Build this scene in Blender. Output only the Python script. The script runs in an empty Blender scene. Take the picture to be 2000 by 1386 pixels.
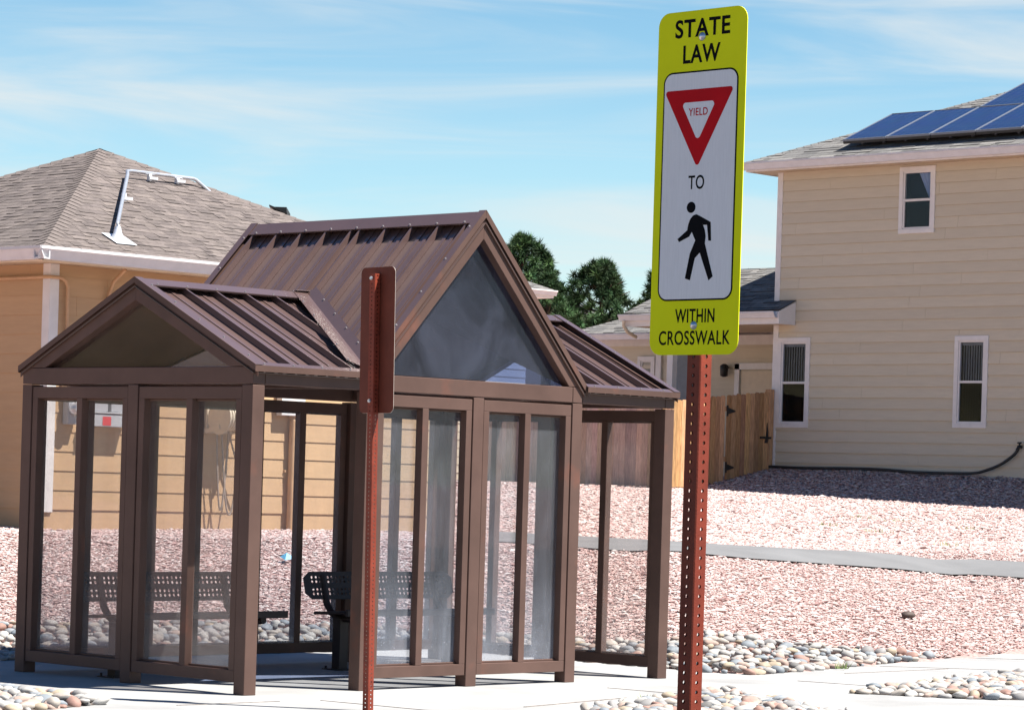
import bpy, math, random
import numpy as np
from mathutils import Vector, Matrix
from math import radians, sin, cos, pi, sqrt, atan2
random.seed(7); RNG = np.random.default_rng(11)
SC = bpy.context.scene
COL = SC.collection

# ------------------------------------------------------------------ camera
CAM = np.array([-12.5399, -14.1771, 1.3962])
YAW, ROLL, FPX = 0.8118, 0.0302, 5824.6
FW = np.array([sin(YAW), cos(YAW), 0.0]); RT0 = np.array([cos(YAW), -sin(YAW), 0.0]); UP0 = np.array([0, 0, 1.0])
RT = RT0 * cos(ROLL) + UP0 * sin(ROLL); UP = -RT0 * sin(ROLL) + UP0 * cos(ROLL)
cd = bpy.data.cameras.new('camera'); cam = bpy.data.objects.new('camera', cd); COL.objects.link(cam)
cd.sensor_width = 36.0; cd.lens = FPX / 2000 * 36; cd.shift_y = 249.3 / 2000; cd.clip_end = 3000; cd.clip_start = 0.1
M = Matrix.Identity(4)
for i in range(3):
    M[i][0] = RT[i]; M[i][1] = UP[i]; M[i][2] = -FW[i]; M[i][3] = CAM[i]
cam.matrix_world = M
SC.camera = cam

# ------------------------------------------------------------------ sun, sky, exposure
SUN_EL = radians(59.5); SUN_H = np.array([0.53, -0.848]); SUN_H /= np.linalg.norm(SUN_H)
sd = np.array([SUN_H[0] * cos(SUN_EL), SUN_H[1] * cos(SUN_EL), sin(SUN_EL)])
ld = bpy.data.lights.new('sun', 'SUN'); ld.energy = 5.0; ld.angle = radians(0.5); ld.color = (1.0, 0.955, 0.88)
sun = bpy.data.objects.new('sun', ld); COL.objects.link(sun)
sun.rotation_euler = Vector(sd).to_track_quat('Z', 'Y').to_euler(); sun.location = (0, -10, 30)
W = bpy.data.worlds.new('World'); SC.world = W; W.use_nodes = True
nt = W.node_tree; nt.nodes.clear(); N = nt.nodes.new; Lk = nt.links.new
out = N('ShaderNodeOutputWorld'); bg = N('ShaderNodeBackground'); bg.inputs['Strength'].default_value = 0.05
sky = N('ShaderNodeTexSky'); sky.sky_type = 'NISHITA'; sky.sun_disc = False
sky.sun_elevation = SUN_EL; sky.sun_rotation = atan2(SUN_H[0], SUN_H[1]); sky.altitude = 1900; sky.air_density = 1.0; sky.dust_density = 0.4; sky.ozone_density = 2.0
hsv = N('ShaderNodeHueSaturation'); hsv.inputs['Saturation'].default_value = 1.3; hsv.inputs['Value'].default_value = 1.0
Lk(sky.outputs[0], hsv.inputs['Color'])
tc = N('ShaderNodeTexCoord'); mp = N('ShaderNodeMapping'); mp.vector_type = 'POINT'
mp.inputs['Rotation'].default_value = (0.0, radians(3), YAW); mp.inputs['Location'].default_value = (3.7, 1.3, 5.2); mp.inputs['Scale'].default_value = (6.0, 1.6, 40)
Lk(tc.outputs['Generated'], mp.inputs['Vector'])
nz = N('ShaderNodeTexNoise'); nz.inputs['Scale'].default_value = 1.0; nz.inputs['Detail'].default_value = 7; nz.inputs['Roughness'].default_value = 0.52; nz.inputs['Distortion'].default_value = 0.8
Lk(mp.outputs[0], nz.inputs['Vector'])
rmp = N('ShaderNodeValToRGB'); rmp.color_ramp.elements[0].position = 0.36; rmp.color_ramp.elements[1].position = 0.69; rmp.color_ramp.interpolation = 'EASE'
rmp.color_ramp.elements[0].color = (0, 0, 0, 1); rmp.color_ramp.elements[1].color = (1, 1, 1, 1)
Lk(nz.outputs['Fac'], rmp.inputs[0])
sx = N('ShaderNodeSeparateXYZ'); Lk(tc.outputs['Generated'], sx.inputs[0])
fade = N('ShaderNodeMapRange'); fade.inputs[1].default_value = 0.18; fade.inputs[2].default_value = 0.32; fade.inputs[3].default_value = 0.8; fade.inputs[4].default_value = 0.03; Lk(sx.outputs['Z'], fade.inputs[0])
mxf = N('ShaderNodeMath'); mxf.operation = 'MULTIPLY'; Lk(fade.outputs[0], mxf.inputs[1]); Lk(rmp.outputs[0], mxf.inputs[0])
mix = N('ShaderNodeMixRGB'); mix.inputs[2].default_value = (6.5, 6.75, 6.7, 1)
glow = N('ShaderNodeMapRange'); glow.inputs[1].default_value = 0.17; glow.inputs[2].default_value = 0.30; glow.inputs[3].default_value = 1.0; glow.inputs[4].default_value = 0.0; Lk(sx.outputs['Z'], glow.inputs[0])
gm = N('ShaderNodeMixRGB'); gm.inputs[1].default_value = (1, 1, 1, 1); gm.inputs[2].default_value = (1.75, 1.50, 1.18, 1); Lk(glow.outputs[0], gm.inputs[0])
sk2 = N('ShaderNodeMixRGB'); sk2.blend_type = 'MULTIPLY'; sk2.inputs[0].default_value = 1.0; Lk(hsv.outputs[0], sk2.inputs[1]); Lk(gm.outputs[0], sk2.inputs[2])
lowf = N('ShaderNodeMapRange'); lowf.inputs[1].default_value = 0.0; lowf.inputs[2].default_value = 0.11; lowf.inputs[3].default_value = 1.0; lowf.inputs[4].default_value = 0.0; Lk(sx.outputs['Z'], lowf.inputs[0])
sk3 = N('ShaderNodeMixRGB'); sk3.blend_type = 'MULTIPLY'; sk3.inputs[2].default_value = (0.58, 0.78, 0.90, 1); Lk(lowf.outputs[0], sk3.inputs[0]); Lk(sk2.outputs[0], sk3.inputs[1])
Lk(mxf.outputs[0], mix.inputs[0]); Lk(sk3.outputs[0], mix.inputs[1]); Lk(mix.outputs[0], bg.inputs['Color']); Lk(bg.outputs[0], out.inputs[0])
VS = SC.view_settings; VS.view_transform = 'Standard'; VS.look = 'None'; VS.gamma = 1.0; VS.use_curve_mapping = False; VS.exposure = 1.35
SC.cycles.max_bounces = 8; SC.cycles.transparent_max_bounces = 24

# ------------------------------------------------------------------ materials
def new_mat(name):
    m = bpy.data.materials.new(name); m.use_nodes = True
    nt = m.node_tree
    return m, nt, nt.nodes['Principled BSDF']
def paint(name, rgb, rough=0.6, var=0.08, scale=3.0, bump=0.0, bscale=60.0, metal=0.0, tint=False, stretch=None, spec=0.5, second=None, rust=0.0, coat=0.0):
    m, nt, bs = new_mat(name); N = nt.nodes.new; L = nt.links.new
    tc = N('ShaderNodeTexCoord'); vec = tc.outputs['Object']
    if stretch:
        mp = N('ShaderNodeMapping'); mp.inputs['Scale'].default_value = stretch; L(vec, mp.inputs[0]); vec = mp.outputs[0]
    nz = N('ShaderNodeTexNoise'); nz.inputs['Scale'].default_value = scale; nz.inputs['Detail'].default_value = 6; nz.inputs['Roughness'].default_value = 0.6
    L(vec, nz.inputs['Vector'])
    rp = N('ShaderNodeValToRGB'); a = tuple(max(0, c * (1 - var * 2)) for c in rgb); b = tuple(min(1, c * (1 + var * 2)) for c in rgb)
    if second: a = second
    rp.color_ramp.elements[0].position = 0.3; rp.color_ramp.elements[1].position = 0.7
    rp.color_ramp.elements[0].color = (*a, 1); rp.color_ramp.elements[1].color = (*b, 1)
    L(nz.outputs['Fac'], rp.inputs[0]); colr = rp.outputs[0]
    if tint:
        at = N('ShaderNodeAttribute'); at.attribute_name = 'tint'
        mx = N('ShaderNodeMixRGB'); mx.blend_type = 'MULTIPLY'; mx.inputs[0].default_value = 1
        L(colr, mx.inputs[1]); L(at.outputs['Color'], mx.inputs[2]); colr = mx.outputs[0]
    if rust:
        n3 = N('ShaderNodeTexNoise'); n3.inputs['Scale'].default_value = 3.1; n3.inputs['Detail'].default_value = 5; L(tc.outputs['Object'], n3.inputs['Vector'])
        r3 = N('ShaderNodeMapRange'); r3.inputs[1].default_value = 0.62; r3.inputs[2].default_value = 0.78; r3.inputs[3].default_value = 0; r3.inputs[4].default_value = rust; L(n3.outputs['Fac'], r3.inputs[0])
        m3 = N('ShaderNodeMixRGB'); m3.inputs[2].default_value = (0.26, 0.085, 0.05, 1); L(r3.outputs[0], m3.inputs[0]); L(colr, m3.inputs[1]); colr = m3.outputs[0]
    L(colr, bs.inputs['Base Color'])
    bs.inputs['Roughness'].default_value = rough; bs.inputs['Metallic'].default_value = metal
    bs.inputs['Specular IOR Level'].default_value = spec
    if coat: bs.inputs['Coat Weight'].default_value = coat; bs.inputs['Coat Roughness'].default_value = 0.16
    if bump:
        n2 = N('ShaderNodeTexNoise'); n2.inputs['Scale'].default_value = bscale; n2.inputs['Detail'].default_value = 4; L(vec, n2.inputs['Vector'])
        bp = N('ShaderNodeBump'); bp.inputs['Strength'].default_value = bump; bp.inputs['Distance'].default_value = 0.01
        L(n2.outputs['Fac'], bp.inputs['Height']); L(bp.outputs[0], bs.inputs['Normal'])
    return m
def glass_mat(name, dirt, tintc=(0.93, 0.95, 0.96), dcol=(0.62, 0.60, 0.60), gl=0.9, streak=(3, 3, 1.2), low=0.0, speck=1.0, lo=0.6, hi=1.35):
    m, nt, bs = new_mat(name); N = nt.nodes.new; L = nt.links.new
    nt.nodes.remove(bs); out = nt.nodes['Material Output']
    tr = N('ShaderNodeBsdfTransparent'); tr.inputs[0].default_value = (*tintc, 1)
    gls = N('ShaderNodeBsdfGlossy'); gls.inputs['Roughness'].default_value = 0.02; gls.inputs['Color'].default_value = (gl, gl, gl, 1)
    lw_ = N('ShaderNodeLayerWeight'); lw_.inputs['Blend'].default_value = 0.5; pw = N('ShaderNodeMath'); pw.operation = 'POWER'; pw.inputs[1].default_value = 4.0; L(lw_.outputs['Facing'], pw.inputs[0])
    fr = N('ShaderNodeMapRange'); fr.inputs[3].default_value = 0.035; fr.inputs[4].default_value = 0.85; L(pw.outputs[0], fr.inputs[0])
    m1 = N('ShaderNodeMixShader'); L(fr.outputs[0], m1.inputs[0]); L(tr.outputs[0], m1.inputs[1]); L(gls.outputs[0], m1.inputs[2])
    df = N('ShaderNodeBsdfDiffuse'); df.inputs[0].default_value = (*dcol, 1)
    tl = N('ShaderNodeBsdfTranslucent'); tl.inputs[0].default_value = (*dcol, 1)
    ad = N('ShaderNodeMixShader'); ad.inputs[0].default_value = 0.35; L(df.outputs[0], ad.inputs[1]); L(tl.outputs[0], ad.inputs[2])
    tc = N('ShaderNodeTexCoord'); mp = N('ShaderNodeMapping'); mp.inputs['Scale'].default_value = streak; L(tc.outputs['Object'], mp.inputs[0])
    n1 = N('ShaderNodeTexNoise'); n1.inputs['Scale'].default_value = 2.2; n1.inputs['Detail'].default_value = 7; n1.inputs['Roughness'].default_value = 0.65; n1.inputs['Distortion'].default_value = 0.8; L(mp.outputs[0], n1.inputs['Vector'])
    mr = N('ShaderNodeMapRange'); mr.inputs[1].default_value = 0.3; mr.inputs[2].default_value = 0.75; mr.inputs[3].default_value = dirt * lo; mr.inputs[4].default_value = dirt * hi
    L(n1.outputs['Fac'], mr.inputs[0])
    # fine specks and hair scratches
    n2 = N('ShaderNodeTexNoise'); n2.inputs['Scale'].default_value = 90; n2.inputs['Detail'].default_value = 2; L(tc.outputs['Object'], n2.inputs['Vector'])
    m2 = N('ShaderNodeMapRange'); m2.inputs[1].default_value = 0.68; m2.inputs[2].default_value = 0.8; m2.inputs[3].default_value = 0; m2.inputs[4].default_value = dirt * 2.2 * speck; L(n2.outputs['Fac'], m2.inputs[0])
    sm = N('ShaderNodeMath'); sm.operation = 'ADD'; sm.use_clamp = True; L(mr.outputs[0], sm.inputs[0]); L(m2.outputs[0], sm.inputs[1])
    fac = sm.outputs[0]
    if low:       # splash dirt collects on the lowest part of the panes
        sp_ = N('ShaderNodeSeparateXYZ'); L(tc.outputs['Object'], sp_.inputs[0]); lr = N('ShaderNodeMapRange'); lr.inputs[1].default_value = 0.15; lr.inputs[2].default_value = 0.75; lr.inputs[3].default_value = 1 + 2.2 * low; lr.inputs[4].default_value = 1.0; L(sp_.outputs['Z'], lr.inputs[0])
        ml = N('ShaderNodeMath'); ml.operation = 'MULTIPLY'; ml.use_clamp = True; L(fac, ml.inputs[0]); L(lr.outputs[0], ml.inputs[1]); fac = ml.outputs[0]
    m3 = N('ShaderNodeMixShader'); L(fac, m3.inputs[0]); L(m1.outputs[0], m3.inputs[1]); L(ad.outputs[0], m3.inputs[2])
    L(m3.outputs[0], out.inputs[0])
    return m
def tint_mat(name, rough=0.8, gain=1.0, bump=0.0, bscale=40, var=0.12, scale=14, spec=0.3):
    return paint(name, (gain, gain, gain), rough, var, scale, bump, bscale, tint=True, spec=spec)

MAT = dict(
    brown=paint('brown_metal_paint', (0.098, 0.058, 0.047), 0.5, 0.09, 2.2, 0.05, 220, spec=0.2, rust=0.4),
    brown_roof=paint('brown_roof_metal', (0.096, 0.060, 0.055), 0.30, 0.05, 1.8, 0.04, 2.5, spec=0.7, coat=0.5),
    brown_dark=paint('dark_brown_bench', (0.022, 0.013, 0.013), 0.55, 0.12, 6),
    screw=paint('screw_metal', (0.35, 0.33, 0.33), 0.35, 0.1, 30, metal=0.6),
    red_post=paint('rust_red_post', (0.185, 0.030, 0.014), 0.55, 0.14, 9, 0.08, 160, spec=0.35),
    sign_back=paint('rust_red_sign_back', (0.125, 0.029, 0.016), 0.6, 0.10, 5, 0.04, 200, spec=0.3),
    alu=paint('aluminium_edge', (0.75, 0.70, 0.62), 0.4, 0.05, 20, metal=0.4),
    yellow=paint('fluorescent_yellow', (0.93, 0.96, 0.006), 0.5, 0.02, 6, spec=0.12),
    sign_white=paint('reflective_white', (0.92, 0.905, 0.91), 0.4, 0.02, 40, stretch=(1, 6, 0.4), spec=0.2),
    sign_black=paint('sign_black', (0.008, 0.008, 0.010), 0.7, 0.1, 20, spec=0.05),
    sign_red=paint('sign_red', (0.62, 0.004, 0.012), 0.5, 0.05, 10, spec=0.1),
    bolt=paint('zinc_bolt', (0.62, 0.66, 0.72), 0.3, 0.1, 40, metal=0.85),
    concrete=paint('concrete', (0.305, 0.303, 0.30), 0.85, 0.10, 1.1, 0.12, 90, spec=0.2),
    asphalt=paint('asphalt', (0.05, 0.05, 0.052), 0.9, 0.15, 20, 0.3, 120),
    path=paint('grey_path', (0.145, 0.145, 0.148), 0.9, 0.06, 1.2, 0.1, 80),
    blocker_hill=paint('blocker_hill_dry_grass', (0.13, 0.115, 0.06), 0.95, 0.3, 0.08),
    ground=paint('gravel_bed', (0.33, 0.22, 0.20), 0.95, 0.2, 28, 0.4, 30),
    soil=paint('bed_soil', (0.16, 0.13, 0.11), 0.95, 0.3, 25, 0.3, 40),
    chips=tint_mat('gravel_chips', 0.85, 1.0, 0, var=0.05), stones=tint_mat('river_stone', 0.7, 0.92, 0.12, 45, var=0.13, scale=16, spec=0.3),
    tan=paint('tan_siding', (0.49, 0.325, 0.185), 0.75, 0.025, 3, 0.08, 60, stretch=(1, 1, 8), spec=0.25, tint=True),
    beige=paint('beige_siding', (0.56, 0.50, 0.385), 0.75, 0.018, 3, 0.08, 60, stretch=(1, 1, 8), spec=0.25, tint=True),
    pipe_tan=paint('tan_pipe', (0.50, 0.31, 0.17), 0.55, 0.05, 8),
    white=paint('white_trim', (0.68, 0.66, 0.64), 0.55, 0.03, 6, spec=0.35), cream=paint('cream_trim', (0.62, 0.52, 0.38), 0.6, 0.04, 6),
    soffit=paint('soffit', (0.50, 0.40, 0.28), 0.7, 0.05, 4),
    gutter=paint('white_gutter', (0.60, 0.60, 0.615), 0.42, 0.03, 6),
    shingle_l=tint_mat('brown_shingle', 0.92, 1.0, 0.25, 130, 0.16, 24), shingle_r=tint_mat('grey_shingle', 0.92, 1.0, 0.25, 130, 0.16, 24),
    butt=paint('shingle_edge', (0.035, 0.028, 0.028), 0.95, 0.2, 20),
    wood=paint('cedar', (0.50, 0.285, 0.15), 0.8, 0.2, 9, 0.12, 60, stretch=(6, 6, 0.5), tint=True, spec=0.2),
    wood_old=paint('weathered_cedar', (0.50, 0.36, 0.29), 0.85, 0.16, 9, 0.12, 60, stretch=(6, 6, 0.5), tint=True, spec=0.2),
    iron=paint('black_iron', (0.012, 0.012, 0.012), 0.5, 0.1, 20),
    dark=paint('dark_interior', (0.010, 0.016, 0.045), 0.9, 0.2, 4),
    blind=paint('window_blind', (0.27, 0.285, 0.29), 0.6, 0.05, 6), curtain=paint('blue_curtain', (0.42, 0.50, 0.66), 0.8, 0.06, 8),
    galv=paint('galvanised_pipe', (0.62, 0.64, 0.68), 0.32, 0.08, 14, metal=0.7), flash=paint('lead_flashing', (0.72, 0.74, 0.78), 0.4, 0.08, 10, metal=0.3),
    box=paint('grey_box', (0.38, 0.39, 0.41), 0.5, 0.05, 6), red_lab=paint('red_label', (0.55, 0.04, 0.05), 0.5, 0.05, 20),
    reel=paint('beige_plastic', (0.58, 0.50, 0.38), 0.5, 0.04, 8), rubber=paint('black_rubber', (0.02, 0.02, 0.02), 0.5, 0.1, 30),
    hose_tan=paint('tan_hose', (0.30, 0.24, 0.2), 0.6, 0.1, 20), litter=paint('blue_scrap', (0.12, 0.45, 0.70), 0.4, 0.1, 20),
    bluegrey=paint('blue_grey_door', (0.16, 0.19, 0.22), 0.6, 0.05, 6), weed=paint('weed_green', (0.14, 0.19, 0.06), 0.8, 0.2, 20),
    needle=paint('pine_needle', (0.040, 0.078, 0.032), 0.75, 0.25, 1.2, tint=True, spec=0.2), bark=paint('pine_bark', (0.10, 0.065, 0.045), 0.9, 0.25, 8, 0.4, 30),
    panel=None, solar_frame=paint('grey_panel_frame', (0.16, 0.18, 0.22), 0.45, 0.05, 10),
    glass_sun=glass_mat('shelter_glass', 0.085, (0.90, 0.91, 0.93), dcol=(0.50, 0.53, 0.60), gl=0.5, low=1.0), glass_dim=glass_mat('shelter_glass_side', 0.06, (0.95, 0.93, 0.92), gl=0.5, low=0.6, streak=(1.2, 1.2, 6)),
    gable_glass=glass_mat('gable_glass', 0.05, (0.60, 0.67, 0.84), gl=0.5, dcol=(.46, .50, .62), speck=0.2, streak=(1.1, 1.1, .8), lo=0.05, hi=1.9), gable_glass_clear=glass_mat('gable_glass_clear', 0.02, (0.96, 0.93, 0.9), gl=0.3, dcol=(.55, .5, .45), speck=0.2),
    screen=glass_mat('insect_screen', 0.01, (0.30, 0.32, 0.37), gl=0.05, dcol=(.05, .05, .06)),
    house_glass=glass_mat('house_glass', 0.004, (0.82, 0.85, 0.90), gl=0.45),
)
def solar_mat():
    m, nt, bs = new_mat('solar_cells'); N = nt.nodes.new; L = nt.links.new
    tc = N('ShaderNodeTexCoord'); br = N('ShaderNodeTexBrick'); br.offset = 0; br.inputs['Scale'].default_value = 1.0
    br.inputs['Brick Width'].default_value = 0.158; br.inputs['Row Height'].default_value = 0.158; br.inputs['Mortar Size'].default_value = 0.003; br.inputs['Mortar Smooth'].default_value = 0.1
    br.inputs['Color1'].default_value = (0.016, 0.030, 0.085, 1); br.inputs['Color2'].default_value = (0.020, 0.036, 0.105, 1); br.inputs['Mortar'].default_value = (0.10, 0.13, 0.22, 1)
    L(tc.outputs['UV'], br.inputs['Vector'])
    wv = N('ShaderNodeTexNoise'); wv.inputs['Scale'].default_value = 3.0; L(tc.outputs['Object'], wv.inputs['Vector'])
    mx = N('ShaderNodeMixRGB'); mx.blend_type = 'MULTIPLY'; mx.inputs[0].default_value = 0.4; L(br.outputs['Color'], mx.inputs[1]); L(wv.outputs['Color'], mx.inputs[2])
    L(mx.outputs[0], bs.inputs['Base Color']); bs.inputs['Roughness'].default_value = 0.08; bs.inputs['Specular IOR Level'].default_value = 0.6
    return m
MAT['panel'] = solar_mat()

# ------------------------------------------------------------------ mesh builder
ORG = {}
class MB:
    def __init__(s): s.v = []; s.f = []; s.t = []; s.sm = []; s.mi = []
    def add(s, vs, fs, tint=(1, 1, 1), smooth=False, mi=0):
        o = len(s.v); s.v += [tuple(map(float, p)) for p in vs]
        for f in fs: s.f.append(tuple(i + o for i in f)); s.t.append(tint); s.sm.append(smooth); s.mi.append(mi)
        return s
    def box(s, x0, x1, y0, y1, z0, z1, **k):
        return s.add([(x0, y0, z0), (x1, y0, z0), (x1, y1, z0), (x0, y1, z0), (x0, y0, z1), (x1, y0, z1), (x1, y1, z1), (x0, y1, z1)],
                     [(0, 3, 2, 1), (4, 5, 6, 7), (0, 1, 5, 4), (1, 2, 6, 5), (2, 3, 7, 6), (3, 0, 4, 7)], **k)
    def prism(s, poly, off, mi_side=None, **k):      # poly: 3d points; off: extrusion vector
        n = len(poly); P = [np.array(p, float) for p in poly]; off = np.array(off, float)
        nrm = sum((np.cross(P[i] - P[0], P[(i + 1) % n] - P[0]) for i in range(1, n)), np.zeros(3))
        if nrm @ off < 0: P = P[::-1]
        vs = P + [p + off for p in P]
        s.add(vs, [tuple(range(n - 1, -1, -1)), tuple(range(n, 2 * n))], **k)
        k2 = dict(k);
        if mi_side is not None: k2['mi'] = mi_side
        o = len(s.v) - 2 * n
        for i in range(n):
            j = (i + 1) % n; s.f.append((o + i, o + j, o + n + j, o + n + i)); s.t.append(k.get('tint', (1, 1, 1))); s.sm.append(False); s.mi.append(k2.get('mi', 0))
        return s
    def beam(s, p0, p1, w, h, up=(0, 0, 1), **k):
        p0 = np.array(p0, float); p1 = np.array(p1, float); d = p1 - p0; d /= np.linalg.norm(d)
        sd = np.cross(d, up); sd /= np.linalg.norm(sd); u = np.cross(sd, d)
        c = [(-w / 2, -h / 2), (w / 2, -h / 2), (w / 2, h / 2), (-w / 2, h / 2)]
        return s.prism([p0 + sd * a + u * b for a, b in c], p1 - p0, **k)
    def tube(s, pts, r, n=8, cap=True, **k):
        pts = [np.array(p, float) for p in pts]; rs = r if hasattr(r, '__len__') else [r] * len(pts); rings = []
        ref = np.array([0.31, 0.22, 0.92])
        for i, p in enumerate(pts):
            d = pts[min(i + 1, len(pts) - 1)] - pts[max(i - 1, 0)]; d = d / (np.linalg.norm(d) + 1e-9)
            a = np.cross(d, ref); a /= np.linalg.norm(a); b = np.cross(d, a)
            rings.append([p + rs[i] * (a * cos(2 * pi * j / n) + b * sin(2 * pi * j / n)) for j in range(n)])
        vs = [q for rg in rings for q in rg]; fs = []
        for i in range(len(pts) - 1):
            for j in range(n):
                j2 = (j + 1) % n; fs.append((i * n + j, i * n + j2, (i + 1) * n + j2, (i + 1) * n + j))
        k.setdefault('smooth', True); s.add(vs, fs, **k)
        if cap:
            k['smooth'] = False; o = len(vs)
            s.add(rings[0], [tuple(range(n))], **k); s.add(rings[-1], [tuple(range(n - 1, -1, -1))], **k)
        return s
    def build(s, name, mats, parent=None, bevel=0.0, loc=None, flip=None):
        me = bpy.data.meshes.new(name)
        if parent is not None: org = ORG[parent.name]
        else: org = np.array(loc if loc is not None else (0, 0, 0), float)
        V = np.array(s.v) - org
        me.from_pydata(V.tolist(), [], s.f)
        if not isinstance(mats, (list, tuple)): mats = [mats]
        for m in mats: me.materials.append(m)
        me.polygons.foreach_set('use_smooth', s.sm); me.polygons.foreach_set('material_index', s.mi)
        at = me.attributes.new('tint', 'FLOAT_COLOR', 'FACE')
        at.data.foreach_set('color', np.array([(*t, 1) for t in s.t], float).ravel())
        me.update()
        o = bpy.data.objects.new(name, me); COL.objects.link(o); ORG[o.name] = org
        if parent is not None: o.parent = parent
        else: o.location = org
        if bevel:
            b = o.modifiers.new('bevel', 'BEVEL'); b.width = bevel; b.segments = 2; b.limit_method = 'ANGLE'
        return o
def tag(o, label, cat, group=None):
    o['label'] = label; o['category'] = cat
    if group: o['group'] = group
    return o
def thing(name, label, cat, loc, group=None):
    o = bpy.data.objects.new(name, None); COL.objects.link(o); o.location = loc; o.empty_display_size = 0.2
    ORG[o.name] = np.array(loc, float); return tag(o, label, cat, group)
def struct(o): o['kind'] = 'structure'; return o
def stuff(o, label, cat): o['kind'] = 'stuff'; return tag(o, label, cat)
def copy_tree(o, parent=None):
    c = o.copy(); COL.objects.link(c); c.parent = parent
    if o.name in ORG: ORG[c.name] = ORG[o.name]
    for ch in list(o.children): copy_tree(ch, c)
    return c
def numpy_mesh(name, V, F, tint, mat, fs=3, smooth=False):
    me = bpy.data.meshes.new(name); nv, nf = len(V), len(F)
    me.vertices.add(nv); me.vertices.foreach_set('co', V.astype(np.float32).ravel())
    me.loops.add(nf * fs); me.loops.foreach_set('vertex_index', F.astype(np.int32).ravel())
    me.polygons.add(nf); me.polygons.foreach_set('loop_start', np.arange(0, nf * fs, fs, dtype=np.int32))
    me.polygons.foreach_set('use_smooth', np.full(nf, smooth, dtype=bool))
    at = me.attributes.new('tint', 'FLOAT_COLOR', 'FACE'); at.data.foreach_set('color', np.c_[tint, np.ones(nf)].astype(np.float32).ravel())
    me.materials.append(mat); me.update(calc_edges=True); me.validate()
    o = bpy.data.objects.new(name, me); COL.objects.link(o); ORG[o.name] = np.zeros(3); return o
def clip_poly(poly, n, d):       # keep points with p.n >= d   (2-D)
    out = []
    for i in range(len(poly)):
        a, b = poly[i], poly[(i + 1) % len(poly)]; da = a[0] * n[0] + a[1] * n[1] - d; db = b[0] * n[0] + b[1] * n[1] - d
        if da >= 0: out.append(a)
        if (da >= 0) != (db >= 0):
            t = da / (da - db); out.append((a[0] + (b[0] - a[0]) * t, a[1] + (b[1] - a[1]) * t))
    return out
def clip_convex(poly, conv):     # conv counter-clockwise
    for i in range(len(conv)):
        a, b = conv[i], conv[(i + 1) % len(conv)]; n = (-(b[1] - a[1]), b[0] - a[0])
        poly = clip_poly(poly, n, a[0] * n[0] + a[1] * n[1])
        if len(poly) < 3: return []
    return poly
def in_poly(x, y, poly):
    r = np.zeros(len(x), bool); n = len(poly)
    for i in range(n):
        (x1, y1), (x2, y2) = poly[i], poly[(i + 1) % n]
        if y1 == y2: continue
        c = ((y1 > y) != (y2 > y)) & (x < (x2 - x1) * (y - y1) / (y2 - y1) + x1); r ^= c
    return r

# ------------------------------------------------------------------ terrain
def tl(x, y):
    dx, dy = x - CAM[0], y - CAM[1]; return dx * FW[0] + dy * FW[1], dx * RT0[0] + dy * RT0[1]
def gz(x, y):
    t, L = tl(np.asarray(x, float), np.asarray(y, float))
    t0 = 22.3 + np.clip(L - 1.6, 0, 3.2) * 1.5; xx, yy = np.asarray(x, float), np.asarray(y, float); s = np.minimum(t - t0, 1.45 * np.maximum(xx - 5.0, yy - 3.3)); zf = 1.38
    far = 0.82 + (s - 12) * (zf - 0.82) / (54 - (t0 + 12)); far = np.where(t > 54, zf + (t - 54) * 0.004, far)
    berm = 0.44 * np.clip(1 - (31.44 - xx) / 2.5, 0, 1) ** 1.2 * np.clip((23 - yy) / 2, 0, 1)
    far = far + berm
    return np.where(s <= 0, 0, np.where(s < 1.5, s * 0.2 / 1.5, np.where(s < 7.2, 0.2 + (s - 1.5) * 0.55 / 5.7, np.where(s < 12, 0.75 + (s - 7.2) * 0.07 / 4.8, far))))
tt = np.r_[np.arange(-30, 16, 4.0), np.arange(16, 60, 0.5), np.arange(60, 120, 6.0), np.arange(120, 1500, 120.0)]
ll = np.r_[np.arange(-900, -60, 140.0), np.arange(-60, -10, 5.0), np.arange(-10, 14, 0.6), np.arange(14, 64, 5.0), np.arange(64, 1000, 140.0)]
TT, LL = np.meshgrid(tt, ll, indexing='ij')
GX = CAM[0] + TT * FW[0] + LL * RT0[0]; GY = CAM[1] + TT * FW[1] + LL * RT0[1]
GZ = gz(GX, GY) - 0.03
GZ = np.where(GY < -3.0, np.minimum(GZ, -0.24), GZ)
gv = np.stack([GX, GY, GZ], -1).reshape(-1, 3); nl = len(ll)
ii, jj = np.meshgrid(np.arange(len(tt) - 1), np.arange(nl - 1), indexing='ij'); a = (ii * nl + jj).ravel()
gf = np.stack([a, a + 1, a + nl + 1, a + nl], -1)
struct(numpy_mesh('ground', gv, gf[:, ::-1], np.ones((len(gf), 3)), MAT['ground'], 4, True))

hv, hf = [], []; na, nr = 60, 7  # unseen hill ring, added to block low sky light and darken glass reflections
for i in range(na + 1):
    az = radians(-188 + 200 * i / na) ; base = 17 + 5 * sin(i * .7) + 3 * sin(i * 1.9 + 1)
    for k in range(nr):
        d = 75 + k * 14; h = -0.5 + base * sin(min(1, k / (nr - 2)) * pi / 2) + RNG.uniform(-.8, .8) * (k > 0)
        hv.append((2 + d * sin(az), 1 + d * cos(az), h))
for i in range(na):
    for k in range(nr - 1): hf.append((i * nr + k, i * nr + k + 1, (i + 1) * nr + k + 1, (i + 1) * nr + k))
def sheet(name, poly, z, mat, thick=0.1):
    b = MB(); b.prism([(x, y, z - thick) for x, y in poly], (0, 0, thick)); return struct(b.build(name, mat))
KERB_Y = -3.35
SLAB = [(-4.2, KERB_Y), (22, KERB_Y), (22, 3.62), (8.52, 0.70), (5.15, -0.03), (5.0, 0.3), (5.0, 3.28), (-4.2, 3.42)]
sheet('pavement', SLAB, 0.0, MAT['concrete'], 0.14)
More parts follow.
